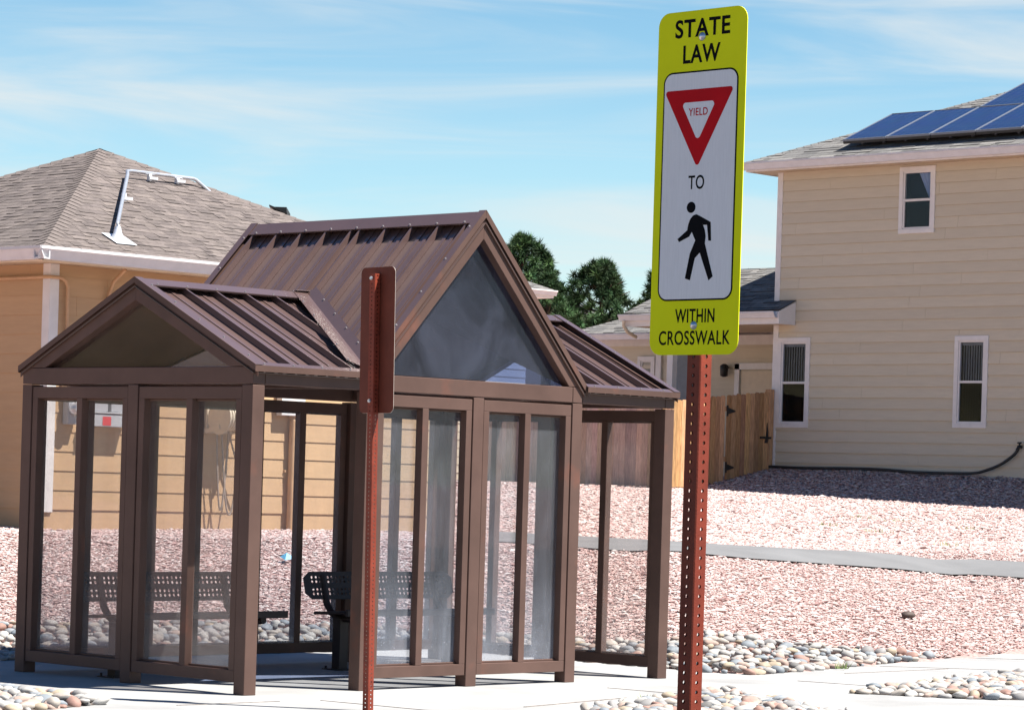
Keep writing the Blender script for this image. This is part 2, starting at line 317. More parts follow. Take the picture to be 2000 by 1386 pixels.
b = MB(); b.box(-60, 60, -3.52, KERB_Y - 0.004, -0.2, 0.004); struct(b.build('kerb', MAT['concrete'], bevel=0.02))
b = MB(); b.box(-60, 60, -10.6, -3.524, -0.25, -0.15); struct(b.build('road', MAT['asphalt']))
b = MB(); b.box(-60, 60, -30, -10.62, -0.25, -0.02); struct(b.build('near_pavement', MAT['asphalt']))
# thin control joints scored in the slab (dark grooves)
b = MB()
for (x0, y0), (x1, y1), w in [((-0.9, -0.42), (-0.1, -0.45), .012), ((6.0, -0.2), (7.4, -0.18), .012), ((7.1, 0.28), (7.9, -0.62), .012), ((4.9, -0.6), (5.05, -1.5), .012), ((1.05, -1.45), (2.3, -1.2), .014), ((0.2, -0.5), (0.3, -1.6), .01), ((2.9, -.5), (2.95, -1.3), .01), ((8.9, .75), (9.9, -.2), .014)]:
    b.beam((x0, y0, 0.001), (x1, y1, 0.001), w, 0.004)
struct(b.build('pavement_joint', MAT['soil']))

b = MB(); b.add(hv, hf, smooth=True); struct(b.build('added_blocker_hills', MAT['blocker_hill']))
# asphalt path over the gravel: a draped strip
def drape(name, pts_a, pts_b, mat, lift=0.02, n=40):
    A = np.array(pts_a, float); Bp = np.array(pts_b, float)
    def res(P):
        d = np.r_[0, np.cumsum(np.linalg.norm(np.diff(P, axis=0), axis=1))]; s = np.linspace(0, d[-1], n)
        return np.c_[np.interp(s, d, P[:, 0]), np.interp(s, d, P[:, 1])]
    A, Bp = res(A), res(Bp); m = 5; V = []
    for i in range(n):
        for j in range(m):
            p = A[i] + (Bp[i] - A[i]) * j / (m - 1); V.append((p[0], p[1], gz(p[0], p[1]) + lift))
    F = [(i * m + j, i * m + j + 1, (i + 1) * m + j + 1, (i + 1) * m + j) for i in range(n - 1) for j in range(m - 1)]
    b = MB(); b.add(V, F, smooth=True); return struct(b.build(name, mat)), np.r_[A, Bp[::-1]]
PN = [(10.25, 7.71), (10.12, 7.1), (9.98, 6.5), (9.88, 5.85), (9.86, 5.35), (10.1, 4.98), (10.84, 4.79), (11.99, 4.69), (13.2, 4.6), (14.23, 4.33), (14.56, 3.63), (14.9, 2.6), (15.1, 1.4)]
PF = [(12.63, 10.0), (12.54, 9.4), (12.44, 8.8), (12.33, 8.1), (12.3, 7.3), (12.66, 6.4), (13.18, 5.65), (14.46, 5.52), (15.39, 5.14), (15.8, 4.45), (16.3, 3.4), (16.7, 1.9)]
path_o, PATH = drape('path', PN, PF, MAT['path'])
_n = len(PATH) // 2; _m = (PATH[:_n] + PATH[::-1][:_n]) / 2; PATHX = np.r_[PATH[:_n] + (_m - PATH[:_n]) * .06, (PATH[::-1][:_n] + (_m - PATH[::-1][:_n]) * .06)[::-1]]

# ------------------------------------------------------------------ bus shelter
WX, DY, HP, PO = 4.11, 2.376, 1.967, 0.1016
XS = [0.0, 1.002, 2.005, 3.006, WX - PO]; YS = [0.0, (DY - PO) / 2, DY - PO]
XM = WX / 2; ZE, ZL, ZT = 2.104, 2.677, 3.246
SH = thing('bus_shelter', 'brown metal bus shelter with glazed sides and crossed gable roofs', 'bus shelter', (XM, DY / 2, 0))
def sp(b, name, mat='brown', parent=SH, bevel=0.004): return b.build(name, MAT[mat], parent, bevel)
for x in XS:
    for y in (YS[0], YS[2]): b = MB(); b.box(x, x + PO, y, y + PO, 0, HP); sp(b, 'post')
for x in (XS[0], XS[4]): b = MB(); b.box(x, x + PO, YS[1], YS[1] + PO, 0, HP); sp(b, 'post')
g = 0.006; HT = HP + 0.115
for y in (YS[0], YS[2]):
    for x0, x1 in ((XS[0] + PO + .004, XS[1] - .004), (XS[1] + PO + 0.004, XS[3] - 0.004), (XS[3] + PO + .004, XS[4] - 0.004)):
        b = MB(); b.box(x0, x1, y, y + PO, HP + g, HT); sp(b, 'beam')
    for x in (XS[1], XS[3]): b = MB(); b.box(x, x + PO, y, y + PO, HP + g, HT); sp(b, 'bracket')
for x in (XS[0], XS[4]):
    b = MB(); b.box(x, x + PO, YS[0] , YS[2] + PO, HP + g, HT); sp(b, 'beam')
for x in (XS[1], XS[3]):   # interior cross beams under the tall gable
    b = MB(); b.box(x + .01, x + PO - .01, PO + .004, YS[2] - .004, HP + .02, HT - .01); sp(b, 'beam')

def bay(p0, d, ln, inn, glass):          # p0: post edge on the outer face, d: run direction, inn: inward normal
    p0 = np.array(p0, float); d = np.array(d, float); inn = np.array(inn, float)
    T = 0.062; z0, z1 = 0.078, HP - 0.012; st, tr, brl, mu = 0.055, 0.078, 0.076, 0.058; a0, a1 = 0.007, ln - 0.007
    def bx(b, u0, u1, w0, w1, za, zb):
        q = [p0 + d * u + inn * w for u in (u0, u1) for w in (w0, w1)]; xs = [k[0] for k in q]; ys = [k[1] for k in q]
        b.box(min(xs), max(xs), min(ys), max(ys), za, zb)
    b = MB(); f0, f1 = 0.006, 0.006 + T
    bx(b, a0, a0 + st, f0, f1, z0 + brl, z1 - tr); bx(b, a1 - st, a1, f0, f1, z0 + brl, z1 - tr)
    bx(b, a0, a1, f0, f1, z0, z0 + brl); bx(b, a0, a1, f0, f1, z1 - tr, z1)
    mid = (a0 + a1) / 2; bx(b, mid - mu / 2, mid + mu / 2, f0, f1, z0 + brl, z1 - tr)
    for u0, u1 in ((a0 + st, mid - mu / 2), (mid + mu / 2, a1 - st)):       # slim glazing bead at the inner edge
        bx(b, u0, u1, f1 - 0.026, f1 - 0.010, z0 + brl, z0 + brl + .014); bx(b, u0, u1, f1 - 0.026, f1 - 0.010, z1 - tr - .014, z1 - tr)
    fr = sp(b, 'panel_frame', bevel=0.003)
    for u0, u1 in ((a0 + st, mid - mu / 2), (mid + mu / 2, a1 - st)):
        b = MB(); bx(b, u0 - .004, u1 + .004, f1 - 0.0085, f1 - 0.0035, z0 + brl - .004, z1 - tr + .004)
        b.build('glass_pane', MAT[glass], fr)
for i in (1, 2):
    bay((XS[i] + PO, 0, 0), (1, 0, 0), XS[i + 1] - XS[i] - PO, (0, 1, 0), 'glass_sun')
for i in range(4):
    bay((XS[i] + PO, DY, 0), (1, 0, 0), XS[i + 1] - XS[i] - PO, (0, -1, 0), 'glass_sun')
for i in range(2):
    bay((0, YS[i] + PO, 0), (0, 1, 0), YS[i + 1] - YS[i] - PO, (1, 0, 0), 'glass_dim')
    bay((WX, YS[i] + PO, 0), (0, 1, 0), YS[i + 1] - YS[i] - PO, (-1, 0, 0), 'glass_dim')

# gable ends: triangular tube frame with recessed glass
def gable(c0, c1, apex, inn, gm='gable_glass'):
    c0, c1, apex, inn = (np.array(q, float) for q in (c0, c1, apex, inn)); w = 0.098
    e = c1 - c0; e /= np.linalg.norm(e); b = MB(); half = np.linalg.norm(c1 - c0) / 2; rise = apex[2] - c0[2]
    ang = atan2(rise, half); vw = w / cos(ang); hw = w / sin(ang); mid = (c0 + c1) / 2
    up = np.array([0, 0, 1.0])
    for s, c in ((1, c0), (-1, c1)):
        poly = [c, c + e * s * hw, mid + up * (rise - vw), mid + up * rise]
        b.prism(poly, inn * 0.072)
    fr = sp(b, 'gable_frame', bevel=0.0025)
    gi = [c0 + e * (hw - .012) + inn * 0.06 + up * 0.004, c1 - e * (hw - .012) + inn * 0.06 + up * .004, mid + up * (rise - vw + .012) + inn * 0.06]
    b = MB(); b.prism(gi, inn * 0.005); b.build('gable_glass', MAT[gm], fr)
zb = HT + 0.003
LAP = 0.044   # drop of the timber line under the metal
gable((0.0, 0.012, zb), (0.0, DY - .012, zb), (0.0, DY / 2, ZL - LAP), (1, 0, 0), 'gable_glass_clear')
gable((WX, 0.012, zb), (WX, DY - .012, zb), (WX, DY / 2, ZL - LAP), (-1, 0, 0))
gable((XS[1] + .01, 0.0, zb), (XS[3] + PO - .01, 0, zb), (XM, 0, ZT - LAP - .009), (0, 1, 0))
gable((XS[1] + .01, DY, zb), (XS[3] + PO - .01, DY, zb), (XM, DY, ZT - LAP - .009), (0, -1, 0))

# roofs
OH = 0.014; DL, DT = 0.060, 0.079
kL = (ZL - ZE) / (DY / 2 + OH); kT = (ZT - ZE) / (XM - XS[1] + OH)
def zlow(y): return ZE + kL * (min(y, DY - y) + OH) - DL
xv = XS[1] - OH + (ZL - ZE) / kT         # where the low ridge meets the tall slope
def low(x, y, off=0.0):
    s = -1 if y <= DY / 2 else 1; n = np.array([0, s * kL, 1.0]); n /= np.linalg.norm(n); return np.array([x, y, zlow(y)]) + n * off
def lowp(x, y, side, off=0.0):
    n = np.array([0, side * kL, 1.0]); n /= np.linalg.norm(n); z = ZE + kL * ((y if side < 0 else DY - y) + OH) - DL; return np.array([x, y, z]) + n * off
def tallp(x, y, side, off=0.0):
    n = np.array([side * kT, 0, 1.0]); n /= np.linalg.norm(n); z = ZE + kT * ((x if side < 0 else WX - x) - XS[1] + OH) - DT; return np.array([x, y, z]) + n * off
RH_ = 0.042
def ribs(b, P, poly, axis, start, end, step, first):
    # seams run up-slope; axis 0: seam at constant x (low roof) / 1: at constant y (tall roof)
    k = first; c = start + first * step
    while c < end:
        for off, w, h, kk in ((0, 0.014, RH_, 0), (step * .36, 0.030, 0.004, 1), (step * .64, 0.030, 0.004, 1)):
            q = c + off
            vals = []
            n = len(poly)
            for i in range(n):
                a, d = poly[i], poly[(i + 1) % n]
                if (a[axis] - q) * (d[axis] - q) < 0:
                    t = (q - a[axis]) / (d[axis] - a[axis]); vals.append(a[1 - axis] + (d[1 - axis] - a[1 - axis]) * t)
            if len(vals) < 2: continue
            v0, v1 = min(vals), max(vals)
            if v1 - v0 < 0.1: continue
            mk = lambda v: (q, v) if axis == 0 else (v, q)
            p0, p1 = P(*mk(v0), 0.0), P(*mk(v1), 0.0); nn = P(*mk(v0), 1.0) - p0
            b.beam(p0 + nn * (h / 2 + .002), p1 + nn * (h / 2 + .002), w if not kk else w, h, nn)
        c += step
def roof_piece(P, poly, axis, start, end, step, first=0.3):
    b = MB(); n = P(*poly[0], 1.0) - P(*poly[0], 0.0)
    b.prism([P(*q, 0.0) for q in poly], -n * 0.003)
    b.prism([P(*q, -0.0045) for q in poly], -n * 0.003, mi=1)
    ribs(b, P, poly, axis, start, end, step, first); return b.build('roof_panel', [MAT['brown_roof'], MAT['brown']], SH)
x0, x1 = -OH, WX + OH; y0, y1 = -OH, DY + OH; ym = DY / 2
for side in (-1, 1):
    P = lambda x, y, off=0.0, side=side: lowp(x, y, side, off)
    ye = y0 if side < 0 else y1
    roof_piece(P, [(x0, ye), (XS[1] - OH, ye), (xv, ym), (x0, ym)], 0, 0, xv, 0.27)
    roof_piece(P, [(x1, ye), (WX - XS[1] + OH, ye), (WX - xv, ym), (x1, ym)], 0, WX - xv, x1, 0.27, 0.75)
for side in (-1, 1):
    P = lambda x, y, off=0.0, side=side: tallp(x, y, side, off)
    xe = XS[1] - OH if side < 0 else WX - XS[1] + OH; xq = xv if side < 0 else WX - xv
    roof_piece(P, [(xe, y0), (XM, y0), (XM, ym), (xq, ym)], 1, y0, ym, 0.262, 0.45)
    roof_piece(P, [(xe, y1), (XM, y1), (XM, ym), (xq, ym)], 1, ym, y1, 0.262, 0.2)
def screw(b, p, n, r=0.0075):
    n = n / np.linalg.norm(n); a = np.cross(n, (0.3, 0.5, 0.8)); a /= np.linalg.norm(a); c = np.cross(n, a)
    ring = [p + r * (a * cos(t * pi / 3) + c * sin(t * pi / 3)) for t in range(6)]; top = [q + n * 0.007 - (q - p) * .35 for q in ring]
    b.add(ring + top, [tuple(range(6, 12))] + [(i, (i + 1) % 6, 6 + (i + 1) % 6, 6 + i) for i in range(6)], mi=1)
def cap(Pa, Pb, ends, w, name, nsc):
    # folded ridge cap: two strips riding on the seams
    b = MB()
    for P in (Pa, Pb):
        a0, a1 = ends; r0, r1 = P(*a0, RH_ + .006), P(*a1, RH_ + .006)
        nn = P(*a0, 1.0) - P(*a0, 0.0); ax = r1 - r0; dn = np.cross(nn, ax); dn /= np.linalg.norm(dn)
        if dn[2] > 0: dn = -dn
        kk = -dn[2] / sqrt(max(1e-6, 1 - dn[2] ** 2)); r0 = r0 - dn * (RH_ + .006) * kk; r1 = r1 - dn * (RH_ + .006) * kk
        b.prism([r0, r1, r1 + dn * w, r0 + dn * w], nn * 0.003)
        b.prism([r0 + dn * w, r1 + dn * w, r1 + dn * w - nn * .008, r0 + dn * w - nn * .008], dn * 0.002)
        for i in range(nsc):
            f = (i + .5) / nsc; screw(b, r0 + ax * f + dn * (w - .015) + nn * .003, nn)
    return b.build(name, [MAT['brown_roof'], MAT['screw']], SH)
lo_f = lambda x, y, off=0.0: lowp(x, y, -1, off); lo_b = lambda x, y, off=0.0: lowp(x, y, 1, off)
ta_l = lambda x, y, off=0.0: tallp(x, y, -1, off); ta_r = lambda x, y, off=0.0: tallp(x, y, 1, off)
cap(lo_f, lo_b, ((x0, ym), (xv - .0, ym)), 0.105, 'ridge_cap', 6)
cap(lo_f, lo_b, ((WX - xv, ym), (x1, ym)), 0.105, 'ridge_cap', 6)
cap(ta_l, ta_r, ((XM, y0), (XM, y1)), 0.115, 'ridge_cap', 9)
for sx in (-1, 1):
    for sy in (-1, 1):
        xe = XS[1] - OH if sx < 0 else WX - XS[1] + OH; xq = xv if sx < 0 else WX - xv; ye = y0 if sy < 0 else y1
        b = MB(); e0 = np.array([xe, ye]); e1 = np.array([xq, ym])
        for P in ((lambda x, y, off, s=sy: lowp(x, y, s, off)), (lambda x, y, off, s=sx: tallp(x, y, s, off))):
            r0, r1 = P(*e0, RH_ + .010), P(*e1, RH_ + .010); nn = P(*e0, 1.0) - P(*e0, 0.0); ax = r1 - r0
            dn = np.cross(nn, ax); dn /= np.linalg.norm(dn)
            tgt = np.array([-1 if sx < 0 else 1, 0, 0]) if P(0, 0, 0)[2] == lowp(0, 0, sy)[2] and P(1, 0, 0)[2] == lowp(1, 0, sy)[2] else np.array([1 if sx < 0 else -1, 0, 0.3])
            if dn @ tgt < 0: dn = -dn
            b.prism([r0 + ax * .03, r1 + ax * .04, r1 + dn * .125 + ax * .0, r0 + dn * .125 + ax * (0.10)], nn * 0.003)
            for i in range(5):
                screw(b, r0 + ax * (i + .6) / 5.4 + dn * .11 + nn * .003, nn)
        b.build('valley_flashing', [MAT['brown_roof'], MAT['screw']], SH)
# eave trims (top flange + drip face) on the low roof and rake trims on every gable
for side in (-1, 1):
    ye = y0 if side < 0 else y1
    for xa, xb in ((x0, XS[1] - OH), (WX - XS[1] + OH, x1)):
        b = MB(); P = lambda x, y, off=0.0, side=side: lowp(x, y, side, off); nn = P(0, 0, 1.) - P(0, 0, 0.)
        r0, r1 = P(xa, ye, RH_ + .006), P(xb, ye, RH_ + .006); up = np.array([0, -side * 1.0, kL]); up /= np.linalg.norm(up)
        b.prism([r0, r1, r1 + up * .052, r0 + up * .052], nn * .003)
        b.prism([r0 + nn * .003, r1 + nn * .003, r1 + np.array([0, 0, -.037]), r0 + np.array([0, 0, -.037])], (0, side * .003, 0), mi=2)
        for i in range(4): screw(b, r0 + (r1 - r0) * (i + .35) / 4 + up * .02 + nn * .003, nn)
        b.build('eave_trim', [MAT['brown_roof'], MAT['screw'], MAT['brown']], SH)
def rake(P, e0, e1, inward, name='rake_trim'):
    b = MB(); r0, r1 = P(*e0, RH_ + .012), P(*e1, RH_ + .012); nn = P(*e0, 1.) - P(*e0, 0.); inw = np.array(inward, float); sl_ = (r1 - r0) / np.linalg.norm(r1 - r0); kk = abs(sl_[2]) / sqrt(1 - sl_[2] ** 2); r1 = r1 + sl_ * (RH_ + .012) * kk
    b.prism([r0, r1, r1 + inw * .062, r0 + inw * .062], nn * .003)
    dz = np.array([0, 0, -0.034 / max(nn[2], .3)]); b.prism([r0 + nn * .003, r1 + nn * .003, r1 + dz, r0 + dz], -inw * .003, mi=2)
    d2 = np.array([0, 0, -(RH_ + .024) / max(nn[2], .3)]); b.prism([r0 + inw * .02, r1 + inw * .02, r1 + inw * .02 + d2, r0 + inw * .02 + d2], inw * .003, mi=2)
    for i in range(5): screw(b, r0 + (r1 - r0) * (i + .5) / 5 + inw * .045 + nn * .003, nn)
    return b.build(name, [MAT['brown_roof'], MAT['screw'], MAT['brown']], SH)
for P, ye in ((lo_f, y0), (lo_b, y1)):
    rake(P, (x0, ye), (x0, ym), (1, 0, 0)); rake(P, (x1, ye), (x1, ym), (-1, 0, 0))
for P, xe in ((ta_l, XS[1] - OH), (ta_r, WX - XS[1] + OH)):
    rake(P, (xe, y0), (XM, y0), (0, 1, 0)); rake(P, (xe, y1), (XM, y1), (0, -1, 0))

# ------------------------------------------------------------------ perforated plates (real holes)
def hole_cell(b, o, eu, ev, w, h, r, n=10, cx=0.5, cy=0.5, thick=None, back=True):
    # rectangular cell with a round through-hole; o: corner, eu/ev unit axes
    C = o + eu * w * cx + ev * h * cy; ang = sorted([2 * pi * i / n for i in range(n)] + [atan2(sy * h / 2, sx * w / 2) % (2 * pi) for sx in (-1, 1) for sy in (-1, 1)])
    inn, outr = [], []
    for a in ang:
        ca, sa = cos(a), sin(a); k = min(w / 2 / abs(ca) if abs(ca) > 1e-9 else 9e9, h / 2 / abs(sa) if abs(sa) > 1e-9 else 9e9)
        inn.append(C + (eu * ca + ev * sa) * r); outr.append(C + (eu * ca + ev * sa) * k)
    m = len(ang); nn = np.cross(eu, ev)
    fs = [(i, m + i, m + (i + 1) % m, (i + 1) % m) for i in range(m)]
    if thick is None: b.add(inn + outr, fs); return
    inb = [p - nn * thick for p in inn]; oub = [p - nn * thick for p in outr]
    b.add(inn + outr, fs); b.add(inb + oub, [f[::-1] for f in fs]); b.add(inn + inb, [(i, (i + 1) % m, m + (i + 1) % m, m + i) for i in range(m)])

# ------------------------------------------------------------------ benches
def bench(x0, x1, label):
    cx = (x0 + x1) / 2; T = thing('bench', label, 'bench', (cx, 1.7, 0), 'benches inside the bus shelter')
    yb, lean = 1.80, 0.05
    bm = MB(); z0, z1 = 0.505, 0.705; ev = np.array([0, lean, z1 - z0]); ev /= np.linalg.norm(ev); eu = np.array([1.0, 0, 0])
    o = np.array([x0, yb, z0]); L = x1 - x0; nx = int((L - .10) / 0.04); m = (L - nx * .04) / 2
    rows = [0.024, 0.057, 0.115, 0.148]; H = 0.2064
    nv = np.cross(eu, ev)
    def plate(u0, u1, v0, v1): bm.prism([o + eu * u0 + ev * v0, o + eu * u1 + ev * v0, o + eu * u1 + ev * v1, o + eu * u0 + ev * v1], -nv * 0.004)
    for i in range(nx):
        for j, v in enumerate(rows):
            hole_cell(bm, o + eu * (m + i * .04) + ev * v, eu, ev, 0.04, 0.033, 0.0105, 10, thick=0.004)
    plate(m, L - m, 0, rows[0]); plate(m, L - m, rows[1] + .033, rows[2]); plate(m, L - m, rows[3] + .033, H)
    c = .045
    for s in (0, 1):
        pts = [(0, c), (m, 0), (m, H), (0, H - c)]
        if s: pts = [(L - u, v) for u, v in pts]
        bm.prism([o + eu * u + ev * v for u, v in pts], -nv * .004)
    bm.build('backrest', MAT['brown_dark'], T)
    bm = MB()                               # perforated seat plank with rolled front edge
    bm.prism([(x0, 1.37, .418), (x1, 1.37, .418), (x1, 1.72, .400), (x0, 1.72, .400)], (0, 0, .022)); bm.beam((x0, 1.375, .425), (x1, 1.375, .425), .03, .05)
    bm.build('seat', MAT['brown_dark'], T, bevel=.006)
    for fx in (0.13, 0.87):
        xx = x0 + L * fx; bm = MB()
        bm.tube([(xx, yb + .052, .68), (xx, yb + .02, .56), (xx, yb - .01, .47), (xx, yb - .06, .41), (xx, yb - .13, .375), (xx, yb - .3, .372), (xx, yb - .40, .385)], .026, 10)
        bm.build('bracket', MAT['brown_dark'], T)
        bm = MB(); bm.box(xx - .04, xx + .04, 1.60, 1.68, .008, .37); bm.box(xx - .09, xx + .09, 1.55, 1.73, 0, .008)
        for sx in (-.07, .07):
            for sy in (-.07, .07): bm.tube([(xx + sx, 1.64 + sy, .008), (xx + sx, 1.64 + sy, .028)], .009, 6)
        bm.build('leg', MAT['brown_dark'], T)
    return T
bench(0.10, 1.60, 'dark brown perforated metal bench behind the left side glass of the shelter')
bench(2.17, 3.70, 'dark brown perforated metal bench behind the glazed front panels of the shelter')

# ------------------------------------------------------------------ sign posts and signs
def perforated_post(T, cx, cy, z0, z1, w=0.0485, pitch=0.0254, name='post'):
    b = MB(); n = int((z1 - z0) / pitch); h = w / 2; c = .003
    cs = [((-1, 0), (0, -1)), ((0, -1), (1, 0)), ((1, 0), (0, 1)), ((0, 1), (-1, 0))]
    for nrm, _ in cs:
        nx, ny = nrm; eu = np.array([-ny, nx, 0.0]); ev = np.array([0, 0, 1.0])
        o = np.array([cx + nx * h, cy + ny * h, z0]) - eu * (h - c)
        for i in range(n): hole_cell(b, o + ev * pitch * i, eu, ev, w - 2 * c, pitch, 0.0056, 10, thick=0.0026)
    zt = z0 + n * pitch
    for sx, sy in ((-1, -1), (1, -1), (1, 1), (-1, 1)):      # rounded corners
        a = (cx + sx * h, cy + sy * (h - c)); d = (cx + sx * (h - c), cy + sy * h)
        q = [(*a, z0), (*d, z0), (*d, zt), (*a, zt)]
        b.add(q, [(0, 1, 2, 3) if sx * sy > 0 else (3, 2, 1, 0)])
    return b.build(name, MAT['red_post'], T)
def rrect(u0, u1, v0, v1, r, n=7):
    out = []
    for (cu, cv, a0) in ((u1 - r, v1 - r, 0), (u0 + r, v1 - r, 90), (u0 + r, v0 + r, 180), (u1 - r, v0 + r, 270)):
        out += [(cu + r * cos(radians(a0 + 90 * i / n)), cv + r * sin(radians(a0 + 90 * i / n))) for i in range(n + 1)]
    return out
def rpoly(pts, r, n=6):
    out = []; m = len(pts)
    for i in range(m):
        p0, p, p1 = (np.array(pts[(i + k) % m], float) for k in (-1, 0, 1)); a = (p0 - p) / np.linalg.norm(p0 - p); b = (p1 - p) / np.linalg.norm(p1 - p)
        th = math.acos(a @ b) / 2; d = r / math.tan(th); bis = (a + b) / np.linalg.norm(a + b); c = p + bis * r / sin(th); s, e = p + a * d, p + b * d
        a0 = atan2(*(s - c)[::-1]); a1 = atan2(*(e - c)[::-1]); da = (a1 - a0 + pi) % (2 * pi) - pi
        out += [tuple(c + r * np.array([cos(a0 + da * k / n), sin(a0 + da * k / n)])) for k in range(n + 1)]
    return out
SX, SY, SZ = -6.485, -9.081, 1.749
def sgn(u, v, off): return np.array([SX - off, SY - u, SZ + v])
def sign_prism(name, poly, off0, th, mat, parent):
    b = MB(); b.prism([sgn(u, v, off0) for u, v in poly], (-th, 0, 0)); return b.build(name, MAT[mat], parent)
def sign_text(name, s, u0, u1, v0, v1, off, mat, parent, thick=0.0):
    cu = bpy.data.curves.new(name + '_curve', 'FONT'); cu.body = s; cu.size = 1; cu.offset = thick; cu.extrude = 0; cu.space_character = 1.08
    to = bpy.data.objects.new(name, cu); COL.objects.link(to); bpy.context.view_layer.update()
    me = bpy.data.meshes.new_from_object(to.evaluated_get(bpy.context.evaluated_depsgraph_get())); COL.objects.unlink(to); bpy.data.objects.remove(to)
    P = np.array([v.co[:] for v in me.vertices]); mn, mx_ = P.min(0), P.max(0)
    b = MB(); vs = [sgn(u0 + (p[0] - mn[0]) / (mx_[0] - mn[0]) * (u1 - u0), v0 + (p[1] - mn[1]) / (mx_[1] - mn[1]) * (v1 - v0), off) for p in P]
    b.add(vs, [tuple(f.vertices) for f in me.polygons]); bpy.data.meshes.remove(me)
    return b.build(name, MAT[mat], parent)
SG = thing('crosswalk_sign', 'yellow-green STATE LAW yield to pedestrian crosswalk sign on a perforated red post', 'road sign', (SX + .03, SY, -0.02))
perforated_post(SG, SX + 0.0265, SY, -0.02, 2.63)
pl = MB(); pl.prism([sgn(u, v, 0) for u, v in rrect(-.1525, .1525, 0, .914, .037)], (-.002, 0, 0)); face = pl.build('sign_face', MAT['yellow'], SG)
sign_prism('border', rrect(-.1285, .1285, .1437, .7533, .031), .002, .0006, 'sign_black', face)
sign_prism('white_panel', rrect(-.1240, .1240, .1482, .7488, .0265), .0026, .0006, 'sign_white', face)
sign_prism('yield_triangle', rpoly([(-.124, .704), (.116, .704), (-.004, .4955)], .0075), .0032, .0006, 'sign_red', face)
sign_prism('yield_centre', rpoly([(-.0635, .6700), (.0555, .6700), (-.004, .5650)], .0085), .0038, .0006, 'sign_white', face)
sign_text('lettering', 'YIELD', -.0372, .0285, .6338, .6537, .0048, 'sign_red', face, .012)
sign_text('lettering', 'TO', -.0318, .0226, .4385, .4755, .0036, 'sign_black', face, .012)
sign_text('lettering', 'STATE', -.0936, .0948, .8430, .8922, .0026, 'sign_black', face, .022)
sign_text('lettering', 'LAW', -.0640, .0636, .7740, .8228, .0026, 'sign_black', face, .022)
sign_text('lettering', 'WITHIN', -.0652, .0707, .0850, .1218, .0026, 'sign_black', face, .016)
sign_text('lettering', 'CROSSWALK', -.1195, .1254, .0264, .0641, .0026, 'sign_black', face, .012)
PED = [(-0.0009, 0.3719), (0.0108, 0.3673), (0.049, 0.3496), (0.0523, 0.2999), (0.0431, 0.301), (0.0372, 0.3425), (0.0231, 0.343), (0.0301, 0.3281), (0.0332, 0.3128), (0.0312, 0.2939), (0.0613, 0.2061), (0.0476, 0.1958), (0.0146, 0.2703), (-0.002, 0.2557), (-0.0165, 0.1976), (-0.0339, 0.2027), (-0.0195, 0.2677), (-0.0019, 0.3026), (-0.0148, 0.326), (-0.0237, 0.3136), (-0.058, 0.3003), (-0.0639, 0.3079), (-0.0308, 0.3304), (-0.028, 0.3455), (-0.0219, 0.3593), (-0.0123, 0.369)]
b = MB(); b.prism([sgn(u, v, .0032) for u, v in PED], (-.0006, 0, 0)); b.prism([sgn(-.0197 + .0149 * cos(i * pi / 12), .3909 + .0147 * sin(i * pi / 12), .0032) for i in range(24)], (-.0006, 0, 0))
b.build('walking_symbol', MAT['sign_black'], face)
for v in (.8426, .0778):
    b = MB(); rr = .0115
    ring = lambda r, off: [sgn(r * cos(i * pi / 8), v + r * sin(i * pi / 8), off) for i in range(16)]
    R0, R1, R2, R3 = ring(rr, .0022), ring(rr, .0036), ring(.0085, .0048), ring(.004, .0078)
    vs = R0 + R1 + R2 + R3; fs = [(k * 16 + i, (k + 1) * 16 + i, (k + 1) * 16 + (i + 1) % 16, k * 16 + (i + 1) % 16) for k in range(3) for i in range(16)] + [tuple(range(63, 47, -1))]
    b.add(vs, fs, smooth=True); b.build('bolt', MAT['bolt'], SG)
# far sign, seen from behind
kf = 17.95 / 18.7; FX, FY, FZ = CAM[0] + (0.422 - CAM[0]) * kf, CAM[1] + (-0.672 - CAM[1]) * kf, CAM[2] + (1.807 - CAM[2]) * kf   # a little smaller than the near sign
FS = thing('back_of_road_sign', 'plain rust-red back of a road sign on a thin perforated post before the shelter', 'road sign', (FX, FY, 0))
perforated_post(FS, FX - .0265, FY, -0.04, FZ + .86)
b = MB(); b.prism([(FX, FY + u, FZ + v) for u, v in rrect(-.1464, .1464, 0, .878, .036)], (0.002, 0, 0)); sb = b.build('sign_back', MAT['sign_back'], FS)
b = MB(); b.prism([(FX + .0021, FY + u, FZ + v) for u, v in rrect(-.1471, .1471, -.0007, .8787, .0365)], (0.0016, 0, 0)); b.build('sign_edge', MAT['alu'], sb)
for v in (.808, .072):
    b = MB(); b.tube([(FX - .052, FY, FZ + v), (FX - .062, FY, FZ + v)], .011, 10); b.tube([(FX - .060, FY, FZ + v), (FX - .068, FY, FZ + v)], .006, 8); b.build('bolt', MAT['bolt'], FS)

from mathutils import Quaternion
FS.rotation_mode = 'QUATERNION'; FS.rotation_quaternion = Quaternion(Vector(FW), -0.0135); FS.location = Vector((FX, FY, 0)) + Vector(RT0) * 0.036     # the post stands slightly out of plumb
